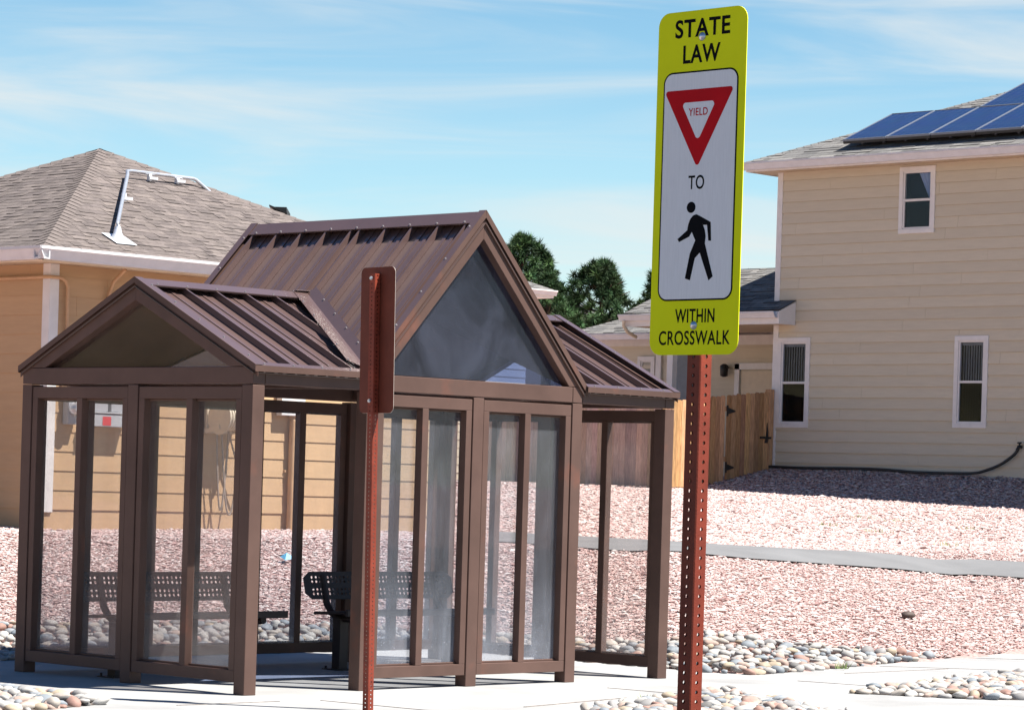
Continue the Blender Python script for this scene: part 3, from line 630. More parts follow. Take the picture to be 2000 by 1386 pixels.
# ------------------------------------------------------------------ house helpers
def siding(b, P, u0, u1, z0, z1, out, openings=(), exp=0.2, proud=0.014, edge=(.42, .33, .27)):  # edge: darker tint that paints the shade line under each lap
    # P(u): point on wall line (x,y); out: outward 2-D normal.  Overlapping sloped boards with staggered butt joints
    out = np.array([out[0], out[1], 0.0]); z = z0; row = 0
    while z < z1 - .01:
        zt = min(z + exp, z1); cuts = []
        u = u0 - random.uniform(0, 3.4)
        while u < u1:
            a, c = max(u, u0), min(u + 3.66, u1); u += 3.66
            if c - a > .05: cuts.append((a + .0015, c - .0015))
        zs = sorted({z, zt} | {q for o in openings for q in (o[2], o[3]) if z < q < zt})
        tn = random.uniform(.95, 1.04)
        for a, c in cuts:
            for za, zb_ in zip(zs[:-1], zs[1:]):
                segs = [(a, c)]; zm = (za + zb_) / 2
                for o in openings:
                    if o[2] < zm < o[3]:
                        segs = [q for s in segs for q in ((s[0], min(s[1], o[0])), (max(s[0], o[1]), s[1])) if q[1] - q[0] > .01]
                for s0, s1 in segs:
                    ta, tb = proud * (1 - (za - z) / exp) + .003, proud * (1 - (zb_ - z) / exp) + .003
                    q = [P(s0), P(s1)]; bt = [np.array([*q[0], za]), np.array([*q[1], za])]; tp = [np.array([*q[0], zb_]), np.array([*q[1], zb_])]
                    vs = [bt[0], bt[1], tp[1], tp[0], bt[0] + out * ta, bt[1] + out * ta, tp[1] + out * tb, tp[0] + out * tb]
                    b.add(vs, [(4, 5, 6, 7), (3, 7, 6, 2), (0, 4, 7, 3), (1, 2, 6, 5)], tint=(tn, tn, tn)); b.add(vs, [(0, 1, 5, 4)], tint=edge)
        z = zt; row += 1
def shingles(b, O, eu, ev, poly, expo=0.14, tones=((.3, .25, .22),), seed=1, lift=0.0, wr=(.14, .42), ths=(.003, .004, .006, .012, .015)):
    # O: origin on the eave; eu along the eave, ev up the slope; poly: convex CCW polygon in (u, v)
    rnd = random.Random(seed); O = np.array(O, float); n = np.cross(eu, ev); n /= np.linalg.norm(n)
    us = [p[0] for p in poly]; vs_ = [p[1] for p in poly]; base = [O + eu * u + ev * v for u, v in poly]
    b.prism(base, n * .004, tint=tuple(c * .55 for c in tones[0]))
    v = min(vs_) - .01
    while v < max(vs_):
        u = min(us) - rnd.uniform(0, .3)
        while u < max(us):
            w = rnd.uniform(*wr); th = rnd.choice(ths); g_ = rnd.uniform(0, .003)
            pc = clip_convex([(u, v + g_), (u + w, v + g_), (u + w, v + expo + .04), (u, v + expo + .04)], poly)
            if len(pc) >= 3:
                t0 = rnd.choice(tones); k = rnd.uniform(.82, 1.15); tn = tuple(c * k for c in t0)
                hgt = lambda q: .005 + th * max(0, 1 - (q[1] - v) / (expo + .04))
                top = [O + eu * q[0] + ev * q[1] + n * (hgt(q) + lift) for q in pc]; bot = [O + eu * q[0] + ev * q[1] + n * (.003 + lift) for q in pc]; m = len(pc)
                b.add(top, [tuple(range(m))], tint=tn)
                b.add(top + bot, [(m + i, m + (i + 1) % m, (i + 1) % m, i) for i in range(m)], mi=1)
            u += w + rnd.uniform(0, .004)
        v += expo
def hip_caps(b, p0, p1, tones, seed, w=.30, n_up=(0, 0, 1)):
    # folded cap shingles along a hip line
    rnd = random.Random(seed); p0 = np.array(p0, float); p1 = np.array(p1, float); L = np.linalg.norm(p1 - p0); d = (p1 - p0) / L; k = int(L / .14)
    s = np.cross(d, n_up); s /= np.linalg.norm(s); u = np.cross(s, d)
    for i in range(k):
        a = p0 + d * (i * .14); c = a + d * .19; t = rnd.choice(tones); kk = rnd.uniform(.92, 1.06); tn = tuple(x * kk for x in tones[0]); dz = -u * w * .19
        h0, h1 = .020, .010
        vs = [a + u * h0, a + s * w / 2 + dz + u * h0, c + s * w / 2 + dz + u * h1, c + u * h1, a - s * w / 2 + dz + u * h0, c - s * w / 2 + dz + u * h1,
              a + u * .0, a + s * w / 2 + dz - u * .0, a - s * w / 2 + dz]
        b.add(vs, [(0, 1, 2, 3), (4, 0, 3, 5)], tint=tn); b.add(vs, [(6, 7, 1, 0), (8, 6, 0, 4)], mi=1)
def hip_roof(T, ex0, ex1, ey0, ey1, ze, pitch, tones, mat, seed, faces='WSEN', expo=.14, wr=(.14, .42), ths=(.003, .004, .006, .012, .015)):
    # rectangular hip roof: eave rectangle, returns the roof part; hip points computed for equal pitch
    hw = min(ex1 - ex0, ey1 - ey0) / 2; rise = hw * pitch; sl = sqrt(1 + pitch * pitch)
    if ex1 - ex0 <= ey1 - ey0: r0, r1 = np.array([(ex0 + ex1) / 2, ey0 + hw, ze + rise]), np.array([(ex0 + ex1) / 2, ey1 - hw, ze + rise])
    else: r0, r1 = np.array([ex0 + hw, (ey0 + ey1) / 2, ze + rise]), np.array([ex1 - hw, (ey0 + ey1) / 2, ze + rise])
    cs = {'SW': (ex0, ey0), 'SE': (ex1, ey0), 'NE': (ex1, ey1), 'NW': (ex0, ey1)}
    defs = {'S': ('SW', 'SE', (1, 0, 0), (0, 1, 0)), 'E': ('SE', 'NE', (0, 1, 0), (-1, 0, 0)), 'N': ('NE', 'NW', (-1, 0, 0), (0, -1, 0)), 'W': ('NW', 'SW', (0, -1, 0), (1, 0, 0))}
    b = MB()
    for k, (a, c, eu, inw) in defs.items():
        A = np.array([*cs[a], ze]); Cc = np.array([*cs[c], ze]); eu = np.array(eu, float); ev = np.array([inw[0], inw[1], pitch]) / sl
        L = np.linalg.norm(Cc - A); ra, rc = sorted((r0, r1), key=lambda q: (q - A) @ eu); H = hw * sl
        poly = [(0, 0), (L, 0), ((rc - A) @ eu, H), ((ra - A) @ eu, H)]
        if abs(poly[2][0] - poly[3][0]) < .02 or k in ('S', 'N') and ex1 - ex0 <= ey1 - ey0 or k in ('E', 'W') and ex1 - ex0 > ey1 - ey0: poly = [(0, 0), (L, 0), (L / 2, H)]
        if k in faces: shingles(b, A, eu, ev, poly, expo, tones, seed + ord(k), wr=wr, ths=ths)
        else: b.prism([A + eu * u + ev * v for u, v in poly], np.cross(eu, ev) * .004, tint=tones[0])
    for c, r in (('SW', min((r0, r1), key=lambda q: np.linalg.norm(q[:2] - np.array(cs['SW'])))), ('SE', min((r0, r1), key=lambda q: np.linalg.norm(q[:2] - np.array(cs['SE'])))),
                 ('NE', min((r0, r1), key=lambda q: np.linalg.norm(q[:2] - np.array(cs['NE'])))), ('NW', min((r0, r1), key=lambda q: np.linalg.norm(q[:2] - np.array(cs['NW']))))):
        hip_caps(b, (*cs[c], ze), r, tones, seed + len(c) + int(cs[c][0] * 7))
    if np.linalg.norm(r1 - r0) > .3: hip_caps(b, r0, r1, tones, seed + 91)
    return b.build('roof', [mat, MAT['butt']], T), r0, r1
def gutter_run(b, p0, p1, out, z, h=.13, d=.115):
    # K-style gutter profile swept along an eave
    p0 = np.array([*p0, 0.0]); p1 = np.array([*p1, 0.0]); o = np.array([*out, 0.0])
    prof = [(0, 0), (.075, 0), (.085, .03), (d, h * .72), (d + .012, h * .78), (d + .012, h), (d, h), (d - .012, h * .74), (.07, .02), (.012, .012), (.012, h), (0, h)]
    n = len(prof); vs = [p + o * a + np.array([0, 0, z + c]) for p in (p0, p1) for a, c in prof]
    fs = [(i, (i + 1) % n, n + (i + 1) % n, n + i) for i in range(n)]
    b.add(vs, fs); b.add(vs[:n], [tuple(range(n))]); b.add(vs[n:], [tuple(range(n - 1, -1, -1))])
def window(T, x, yc, w, z0, z1, blind):
    # window on a wall facing -X; w along y; returns after adding frame > sash, pane and blind parts
    t = 0.085; y0, y1 = yc - w / 2, yc + w / 2; b = MB(); xo = x - .03
    b.box(xo, x + .02, y0, y1, z1 - t, z1); b.box(xo, x + .02, y0, y1, z0, z0 + t); b.box(xo, x + .02, y0, y0 + t, z0 + t, z1 - t); b.box(xo, x + .02, y1 - t, y1, z0 + t, z1 - t)
    fr = b.build('window', MAT['white'], T, .004)
    a0, a1, c0, c1 = y0 + t, y1 - t, z0 + t, z1 - t; s = .032; zm = (c0 + c1) / 2; b = MB()
    b.box(x - .012, x + .04, a0, a1, c1 - s, c1); b.box(x - .012, x + .04, a0, a1, c0, c0 + s); b.box(x - .012, x + .04, a0, a0 + s, c0 + s, c1 - s); b.box(x - .012, x + .04, a1 - s, a1, c0 + s, c1 - s)
    b.box(x - .008, x + .04, a0 + s, a1 - s, zm - .022, zm + .022); b.build('sash', MAT['white'], fr, .003)
    b = MB(); b.box(x + .022, x + .024, a0 + s, a1 - s, c0 + s, zm - .022); b.build('insect_screen', MAT['screen'], fr)
    b = MB(); b.box(x + .012, x + .017, a0 + s, a1 - s, c0 + s, zm - .022); b.box(x + .008, x + .013, a0 + s, a1 - s, zm + .022, c1 - s); b.build('pane', MAT['house_glass'], fr)
    b = MB()
    if blind == 'curtain':
        pts = [(a0 + s, c1 - s), (a0 + s + .30, c1 - s), (a0 + s + .20, zm + .25), (a0 + s + .06, zm + .05), (a0 + s, zm + .05)]
        n = 8
        for i in range(n):
            f0, f1 = i / n, (i + 1) / n
            top0, top1 = a0 + s + .30 * f0, a0 + s + .30 * f1; bot0, bot1 = a0 + s + .07 * f0, a0 + s + .07 * f1
            b.add([(x + .07 + .02 * (i % 2), top0, c1 - s), (x + .07 + .02 * ((i + 1) % 2), top1, c1 - s), (x + .07 + .02 * ((i + 1) % 2), bot1, zm + .03), (x + .07 + .02 * (i % 2), bot0, zm + .03)], [(0, 1, 2, 3)])
        b.box(x + .2, x + .22, a0 + .16, a0 + .25, c0 + .06, c0 + .13)
        b.build('curtain', MAT['curtain'], fr)
    else:
        n = 9
        for i in range(n):
            yy = a0 + s + (a1 - a0 - 2 * s) * (i + .5) / n; w2 = .022; b.prism([(x + .06, yy - w2, c0 + s), (x + .085, yy + w2, c0 + s), (x + .085, yy + w2, c1 - s), (x + .06, yy - w2, c1 - s)], (.002, 0, 0))
        b.box(x + .05, x + .1, a0 + s, a1 - s, c1 - s - .05, c1 - s)
        b.build('blind', MAT['blind'], fr)
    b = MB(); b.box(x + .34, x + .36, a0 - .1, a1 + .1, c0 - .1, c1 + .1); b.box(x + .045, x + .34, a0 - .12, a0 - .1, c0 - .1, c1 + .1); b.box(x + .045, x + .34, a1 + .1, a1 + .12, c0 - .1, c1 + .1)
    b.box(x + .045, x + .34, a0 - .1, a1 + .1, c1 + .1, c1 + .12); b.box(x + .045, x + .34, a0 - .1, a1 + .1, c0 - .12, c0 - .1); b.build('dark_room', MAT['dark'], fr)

# ------------------------------------------------------------------ tan house on the left
LX0, LY0, LX1 = 6.36, 10.36, 12.1; LZ0, LZW = 0.70, 3.50; OV = 0.45; LZE = 3.62
LH = thing('tan_house', 'tan single-storey house with a brown shingle hip roof behind the shelter', 'house', (9.2, 13.2, 0.78))
b = MB(); b.box(LX0, LX1, LY0, 16.1, LZ0 - .3, LZW)
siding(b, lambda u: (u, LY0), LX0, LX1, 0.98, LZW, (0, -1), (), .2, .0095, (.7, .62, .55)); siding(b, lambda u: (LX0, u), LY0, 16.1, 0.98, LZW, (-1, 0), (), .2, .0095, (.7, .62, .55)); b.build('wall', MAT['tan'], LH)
b = MB(); b.box(LX0 - .022, LX0 + .095, LY0 - .024, LY0 - .001, .95, LZW); b.box(LX0 - .024, LX0 - .001, LY0 - .022, LY0 + .095, .95, LZW); b.build('corner_board', MAT['white'], LH, .003)
b = MB(); b.box(LX1 - .095, LX1 + .022, LY0 - .024, LY0 - .001, .95, LZW); b.build('corner_board', MAT['white'], LH, .003)
ex0, ex1, ey0 = LX0 - OV, LX1 + OV, LY0 - OV; ey1 = ey0 + (ex1 - ex0)
TL = ((.166, .138, .128), (.155, .129, .120), (.144, .120, .112), (.174, .145, .133), (.135, .112, .106))
hip_roof(LH, ex0, ex1, ey0, ey1, LZE, .45, TL, MAT['shingle_l'], 5, 'WS', .112, (.07, .2), (.003, .004, .005, .009))
b = MB(); b.box(ex0 + .02, ex1 - .02, ey0 + .02, ey1 - .02, LZW + .002, LZW + .02); b.build('soffit', MAT['soffit'], LH)
b = MB(); b.box(ex0, ex1, ey0, ey0 + .02, LZW - .02, LZE - .002); b.box(ex0, ex0 + .02, ey0 + .021, ey1, LZW - .02, LZE - .002); b.box(ex1 - .02, ex1, ey0 + .021, ey1, LZW - .02, LZE - .002); b.build('fascia', MAT['cream'], LH)
b = MB(); gutter_run(b, (ex0 - .12, ey0 - .002), (ex1 + .12, ey0 - .002), (0, -1), LZE - .125); gutter_run(b, (ex0 - .002, ey0 - .12), (ex0 - .002, ey1), (-1, 0), LZE - .125); b.build('gutter', MAT['gutter'], LH)
b = MB(); yy = LY0 - .05
b.tube([(LX0 - .05, 15, 3.36), (LX0 - .05, LY0 + .02, 3.36), (LX0 - .03, yy, 3.36), (6.46, yy, 3.36), (6.52, yy, 3.33), (6.548, yy, 3.27), (6.55, yy, 3.0), (6.55, yy, 2.12)], .019, 8); b.build('conduit', MAT['pipe_tan'], LH)
b = MB(); b.tube([(7.135, yy - .2, 3.49), (7.11, yy - .04, 3.36), (7.085, yy, 3.22), (7.08, yy, 3.0), (7.08, yy, 2.13)], .019, 8); b.build('conduit', MAT['pipe_tan'], LH)
b = MB(); b.tube([(9.72, yy - .01, .6), (9.72, yy - .01, 2.0), (9.72, yy + .02, 2.05)], .045, 10); b.beam((9.64, LY0 - .02, 1.45), (9.8, LY0 - .02, 1.45), .03, .03); b.build('drain_pipe', MAT['pipe_tan'], LH)
# roof vents
b = MB(); b.tube([(9.9, 13.6, 4.7), (9.9, 13.6, 5.02)], .04, 8); b.tube([(9.9, 13.6, 5.02), (9.9, 13.6, 5.06)], .055, 8); b.build('roof_vent', MAT['iron'], LH)
b = MB(); b.prism([(11.1, 12.3, 4.1), (11.75, 12.95, 4.1), (11.75, 12.95, 4.58), (11.1, 12.3, 4.58)], (.12, -.12, 0.0)); b.prism([(11.05, 12.3, 4.58), (11.75, 13.0, 4.58), (11.9, 12.85, 4.50), (11.2, 12.15, 4.50)], (0, 0, .02)); b.build('roof_vent', MAT['iron'], LH)
# wall equipment
def lw(x, z, off=.03): return (x, LY0 - off, z)
EM = thing('electric_meter', 'silver electric meter on a grey box on the tan wall behind the left glass', 'meter', (6.63, LY0, 1.85))
b = MB(); b.box(6.55, 6.71, LY0 - .12, LY0 - .02, 1.86, 2.13); b.build('meter_box', MAT['box'], EM, .006)
b = MB(); b.tube([lw(6.63, 2.02, .12), lw(6.63, 2.02, .17), lw(6.63, 2.02, .20)], [.075, .07, .05], 14); b.build('dial', MAT['galv'], EM)
b = MB(); b.tube([lw(6.66, 2.13, .07), lw(6.66, 2.6, .07)], .02, 8); b.build('conduit', MAT['galv'], EM)
UB = thing('utility_box', 'long grey utility box with a red warning label on the tan wall', 'utility box', (7.08, LY0, 1.85))
b = MB(); b.box(6.80, 7.35, LY0 - .16, LY0 - .02, 1.85, 1.98); b.box(6.80, 7.35, LY0 - .17, LY0 - .02, 1.985, 2.0); b.build('trough', MAT['box'], UB, .005)
b = MB(); b.box(6.83, 7.05, LY0 - .14, LY0 - .02, 2.003, 2.22); b.build('cabinet', MAT['box'], UB, .005)
b = MB(); b.box(7.10, 7.32, LY0 - .13, LY0 - .02, 2.003, 2.25); b.build('cabinet', MAT['box'], UB, .005)
for x in (6.86, 7.08, 7.2): b = MB(); b.tube([lw(x, 2.15, .09), lw(x, 2.7, .09)], .017, 8); b.build('conduit', MAT['galv'], UB)
b = MB(); b.box(6.965, 7.075, LY0 - .1625, LY0 - .161, 1.862, 1.955); b.build('label', MAT['red_lab'], UB)
HR = thing('hose_reel', 'beige ribbed hose reel mounted on the tan wall with loops of hose hanging', 'hose reel', (8.67, LY0, 1.8))
b = MB(); b.tube([(8.50, LY0 - .24, 2.0), (8.85, LY0 - .24, 2.0)], .13, 18)
for i in range(9): b.tube([(8.53 + i * .036, LY0 - .24, 2.0), (8.545 + i * .036, LY0 - .24, 2.0)], .14, 18)
b.build('drum', MAT['reel'], HR)
for x in (8.485, 8.86): b = MB(); b.tube([(x, LY0 - .24, 2.0), (x + .015, LY0 - .24, 2.0)], .185, 20); b.beam((x, LY0 - .02, 1.85), (x, LY0 - .26, 1.9), .03, .05); b.build('side_plate', MAT['reel'], HR)
b = MB(); b.box(8.48, 8.88, LY0 - .05, LY0 - .02, 1.83, 2.16); b.build('back_plate', MAT['reel'], HR)
for k, (xa, xb, lo) in enumerate(((8.55, 8.72, 1.0), (8.62, 8.9, .95), (8.7, 8.95, 1.25))):
    b = MB(); b.tube([(xa + (xb - xa) * f, LY0 - .13, 1.9 - (1.9 - lo) * 4 * f * (1 - f) if k < 2 else 1.9 - (1.9 - lo) * f) for f in np.linspace(0, 1, 14)], .011, 6); b.build('hose', MAT['hose_tan'], HR)
WB = MB(); WB.box(9.5, 9.85, LY0 - .11, LY0 - .02, 2.06, 2.36); tag(WB.build('junction_box', MAT['white'], None, .006, loc=(9.67, LY0, 2.06)), 'small white junction box above the drain pipe on the tan wall', 'junction box')
# conduit that climbs over the tiles
RC = thing('roof_conduit', 'bent galvanised conduit with flashing climbing over the brown tiled roof', 'conduit', (7.17, 10.30, 3.8))
def rf(x, y, h): return (x, y, LZE + .45 * (y - ey0) + h)
b = MB(); b.tube([rf(7.17, 10.30, .0), rf(7.17, 10.30, .16), rf(7.20, 10.34, .165), rf(8.80, 12.18, .10), rf(8.84, 12.24, .11), rf(8.92, 12.27, .11), rf(9.86, 12.30, .10), rf(9.91, 12.30, .09), rf(10.12, 12.22, -.04)], .021, 8); b.build('pipe', MAT['galv'], RC)
b = MB(); b.tube([rf(7.17, 10.30, -.02), rf(7.17, 10.30, .03), rf(7.17, 10.30, .08), rf(7.17, 10.30, .15)], [.11, .075, .045, .03], 14)
b.prism([rf(7.05, 10.16, .022), rf(7.32, 10.16, .022), rf(7.32, 10.42, .022), rf(7.05, 10.42, .022)], (0, 0, .004)); b.build('flashing', MAT['flash'], RC)
for x, y in ((8.2, 11.49), (9.2, 12.28), (9.62, 12.295)):
    b = MB(); q = rf(x, y, 0); b.beam((q[0], q[1], q[2] + .02), (q[0], q[1], q[2] + .11), .04, .04, (0, 1, 0)); b.beam((q[0] - .03, q[1] - .03, q[2] + .05), (q[0] + .09, q[1] - .03, q[2] + .05), .03, .03); b.build('clamp', MAT['flash'], RC)

# ------------------------------------------------------------------ two-storey house on the right
RX, RY1, RY0, RZ0 = 31.44, 20.85, 7.0, 1.60; RZE = 7.53; RZW = 7.36
RHs = thing('two_storey_house', 'beige two-storey house with solar panels on its grey hip roof', 'house', (36, 14, 1.8))
WIN = [(17.665, .79, 6.11, 7.32), (20.37, .76, 2.58, 4.26), (16.385, .72, 2.61, 4.25)]
b = MB(); ops = [(c - w / 2 + .03, c + w / 2 - .03, a + .03, d - .03) for c, w, a, d in WIN]
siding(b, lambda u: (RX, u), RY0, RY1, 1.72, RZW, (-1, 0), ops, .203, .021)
b.box(RX + .5, 41, RY0, RY1 - .002, RZ0, RZW - .002)
# sheathing behind the boards, cut round the windows
ys = sorted({RY0, RY1} | {q for o in ops for q in o[:2]}); zs = sorted({1.4, RZW} | {q for o in ops for q in o[2:]})
for ya, yb in zip(ys[:-1], ys[1:]):
    for za, zb_ in zip(zs[:-1], zs[1:]):
        if not any(o[0] <= (ya + yb) / 2 <= o[1] and o[2] <= (za + zb_) / 2 <= o[3] for o in ops): b.box(RX + .001, RX + .03, ya, yb, za, zb_)
b.box(RX + .031, RX + .499, RY1 - .03, RY1 - .004, RZ0, RZW); b.box(RX + .031, RX + .499, RY0, RY0 + .03, RZ0, RZW)
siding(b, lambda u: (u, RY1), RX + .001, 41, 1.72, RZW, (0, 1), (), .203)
b.build('wall', MAT['beige'], RHs)
b = MB(); b.box(RX - .024, RX - .001, RY1 - .10, RY1 + .022, 1.6, RZW); b.build('corner_board', MAT['white'], RHs, .003)
for i, (c, w, a, d) in enumerate(WIN): window(RHs, RX - .004, c, w, a, d, 'curtain' if i == 0 else 'blind')
rx0, ry1 = RX - .45, RY1 + .45
TG = ((.178, .172, .166), (.162, .157, .153), (.20, .192, .184), (.143, .139, .137), (.215, .205, .194))
hip_roof(RHs, rx0, 41.5, 6.5, ry1, RZE, .43, TG, MAT['shingle_r'], 31, 'W', .15)
b = MB(); b.box(rx0 + .02, 41.4, 6.55, ry1 - .02, RZW + .002, RZW + .02); b.build('soffit', MAT['soffit'], RHs)
b = MB(); b.box(rx0, rx0 + .02, 6.5, ry1, RZW - .01, RZE - .002); b.box(rx0 + .021, 41.5, ry1 - .02, ry1, RZW - .01, RZE - .002); b.build('fascia', MAT['white'], RHs)
b = MB(); gutter_run(b, (rx0 - .002, 6.5), (rx0 - .002, ry1 + .03), (-1, 0), RZE - .15, .14); b.build('gutter', MAT['gutter'], RHs)
# rear wing and porch
wx = 33.4; WY1 = 27.1
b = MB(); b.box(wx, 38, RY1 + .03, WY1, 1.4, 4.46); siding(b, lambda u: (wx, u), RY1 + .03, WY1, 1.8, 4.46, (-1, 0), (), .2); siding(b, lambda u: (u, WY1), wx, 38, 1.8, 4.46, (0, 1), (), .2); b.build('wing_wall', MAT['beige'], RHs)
def gable_roof(T, y0_, y1_, xe, xr, ze, p, tones, mat, seed, name):
    b = MB(); sl = sqrt(1 + p * p); H = (xr - xe) * sl; L = y1_ - y0_
    shingles(b, (xe, y1_, ze), np.array([0, -1.0, 0]), np.array([1, 0, p]) / sl, [(0, 0), (L, 0), (L, H), (0, H)], .14, tones, seed)
    b.prism([(xr, y0_, ze + (xr - xe) * p), (xr, y1_, ze + (xr - xe) * p), (2 * xr - xe, y1_, ze), (2 * xr - xe, y0_, ze)], (0, 0, .02), tint=tones[0]); return b.build(name, [mat, MAT['butt']], T)
gable_roof(RHs, 20.36, 24.2, 30.93, 33.3, 4.74, .42, TG, MAT['shingle_r'], 77, 'porch_roof')
b = MB(); b.box(30.95, 33.39, 20.4, 24.15, 4.50, 4.52); b.build('porch_ceiling', MAT['soffit'], RHs)
b = MB(); b.box(30.93, 30.95, 20.36, 24.2, 4.49, 4.725); b.prism([(30.951, 20.36, 4.49), (31.42, 20.36, 4.49), (31.42, 20.36, 4.93), (30.951, 20.36, 4.735)], (0, .02, 0)); b.build('porch_fascia', MAT['white'], RHs)
b = MB(); gutter_run(b, (30.928, 20.4), (30.928, 24.25), (-1, 0), 4.60, .12); b.build('porch_gutter', MAT['gutter'], RHs)
b = MB(); b.tube([(30.85, 24.12, 4.6), (30.85, 24.12, 4.5), (30.95, 24.1, 4.38), (31.2, 24.1, 4.3)], .035, 8); b.build('downspout', MAT['cream'], RHs)
b = MB(); b.box(31.0, 31.14, 22.98, 23.12, 1.4, 4.5); b.box(30.97, 31.17, 22.95, 23.15, 4.36, 4.49); b.build('porch_post', MAT['white'], RHs, .004)
b = MB(); b.box(wx - .05, wx - .018, 20.9, WY1 - .02, 4.26, 4.45); b.build('frieze', MAT['white'], RHs)
b = MB(); b.box(wx - .06, wx - .0, 23.24, 23.36, 1.7, 3.89); b.box(wx - .06, wx, 22.4, 23.36, 3.77, 3.9); b.build('door_frame', MAT['white'], RHs, .004)
b = MB(); b.box(wx - .03, wx - .02, 22.3, 23.2, 1.7, 3.74); b.build('door', MAT['cream'], RHs)
b = MB(); b.box(wx - .05, wx - .02, 24.45, 24.95, 1.7, 4.1); b.build('side_door', MAT['bluegrey'], RHs)
b = MB(); b.box(wx - .07, wx - .02, 24.97, 25.1, 1.7, 4.25); b.box(wx - .07, wx - .02, 25.28, 25.42, 1.7, 4.25); b.build('trim_board', MAT['white'], RHs)
window(RHs, wx - .02, 25.70, .46, 2.7, 4.05, 'blind')
b = MB(); b.tube([(wx - .02, 23.55, 3.80), (wx - .09, 23.55, 3.86), (wx - .13, 23.55, 3.86)], .02, 8); b.tube([(wx - .15, 23.55, 3.88), (wx - .15, 23.55, 3.84), (wx - .15, 23.55, 3.64), (wx - .15, 23.55, 3.62)], [.03, .085, .075, .03], 8); b.build('wall_lamp', MAT['iron'], RHs)
wr, _, _ = hip_roof(RHs, wx - .45, 39.5, RY1 + .08, WY1 + .45, 4.50, .42, TG, MAT['shingle_r'], 57, 'WN')
wr.name = 'wing_roof'
b = MB(); gutter_run(b, (wx - .452, 24.0), (wx - .452, WY1 + .45), (-1, 0), 4.37, .12); b.build('wing_gutter', MAT['gutter'], RHs)
# solar panels
def solar(i, v, lab):
    y_r = 19.33 - i * .98; x_l = 31.42 + v * 1.52; p = .43; sl = sqrt(1 + p * p); ev = np.array([1, 0, p]) / sl; eu = np.array([0, -1.0, 0]); n = np.array([-p, 0, 1]) / sl
    O = np.array([x_l, y_r, RZE + p * (x_l - 30.99)]) + n * .15; w, h = .965, 1.63
    T = thing('solar_panel', lab, 'solar panel', tuple(O), 'solar panels on the grey roof'); fr = MB(); q = .009
    for a, c, d, e in ((0, w, 0, q), (0, w, h - q, h), (0, q, q, h - q), (w - q, w, q, h - q)):
        fr.prism([O + eu * a + ev * d, O + eu * c + ev * d, O + eu * c + ev * e, O + eu * a + ev * e], n * .04)
    for a in (.25, .75):
        for d in (.25, 1.38): fr.beam(O + eu * w * a + ev * d - n * .15, O + eu * w * a + ev * d, .04, .04, (0, 1, 0))
    fr.prism([O + n * .0, O + eu * w + n * .0, O + eu * w - n * .05, O - n * .05], ev * .006, mi=1)
    fr.build('frame', [MAT['solar_frame'], MAT['iron']], T)
    cb = MB(); o2 = O + n * .03; cb.add([o2 + eu * q + ev * q, o2 + eu * (w - q) + ev * q, o2 + eu * (w - q) + ev * (h - q), o2 + eu * q + ev * (h - q)], [(0, 1, 2, 3)])
    co = cb.build('cells', MAT['panel'], T); uv = co.data.uv_layers.new(name='UVMap')
    for l, c in zip(range(4), ((0, 0), (w - 2 * q, 0), (w - 2 * q, h - 2 * q), (0, h - 2 * q))): uv.data[l].uv = c
    bk = MB(); bk.prism([O + eu * q + ev * q + n * .005, O + eu * (w - q) + ev * q + n * .005, O + eu * (w - q) + ev * (h - q) + n * .005, O + eu * q + ev * (h - q) + n * .005], n * .01); bk.build('back_sheet', MAT['iron'], T)
LABS = ['blue solar panel at the lower left end of the roof array', 'second blue solar panel from the left in the lower row', 'third blue solar panel from the left in the lower row', 'fourth blue solar panel from the left in the lower row', 'blue solar panel of the lower row cut by the right edge of the picture']
for i in range(5): solar(i, 0, LABS[i])
solar(2, 1, 'leftmost blue solar panel of the upper row'); solar(3, 1, 'second blue solar panel of the upper row, cut by the right edge of the picture')
# garden hose along the wall and its tap
hx = RX - .12; pts = [(hx, 20.9, 1.80), (hx - .05, 20.0, 1.80), (hx, 19.2, 1.82), (hx + .02, 18.6, 1.805), (hx - .04, 17.9, 1.80), (hx - .1, 17.2, 1.80), (hx - .04, 16.7, 1.80), (hx, 16.2, 1.81), (hx, 15.95, 1.86), (hx + .02, 15.7, 1.95), (hx + .03, 15.5, 2.06), (hx + .04, 15.36, 2.17), (hx + .06, 15.3, 2.27)]
def smooth_path(P, k=6):
    P = np.array(P); out = []
    for i in range(len(P) - 1):
        p0, p1, p2, p3 = P[max(i - 1, 0)], P[i], P[i + 1], P[min(i + 2, len(P) - 1)]
        for t in np.arange(k) / k: out.append(.5 * ((2 * p1) + (-p0 + p2) * t + (2 * p0 - 5 * p1 + 4 * p2 - p3) * t * t + (-p0 + 3 * p1 - 3 * p2 + p3) * t ** 3))
    return out + [P[-1]]
b = MB(); P_ = smooth_path(pts); P_ = [np.array([p[0], p[1], max(p[2], float(gz(p[0], p[1])) + .045) if p[1] > 16.3 else p[2]]) for p in P_]
b.tube(P_, .027, 8); tag(b.build('garden_hose', MAT['rubber'], None, loc=(hx, 18, 1.8)), 'black garden hose running along the foot of the beige house wall', 'hose')
b = MB(); b.tube([(RX, 15.28, 2.29), (RX - .1, 15.28, 2.29), (RX - .12, 15.29, 2.24)], .03, 8); b.tube([(RX - .07, 15.28, 2.3), (RX - .07, 15.28, 2.36)], .015, 6); b.tube([(RX - .07, 15.24, 2.36), (RX - .07, 15.32, 2.36)], .015, 6); b.build('tap', MAT['iron'], RHs)

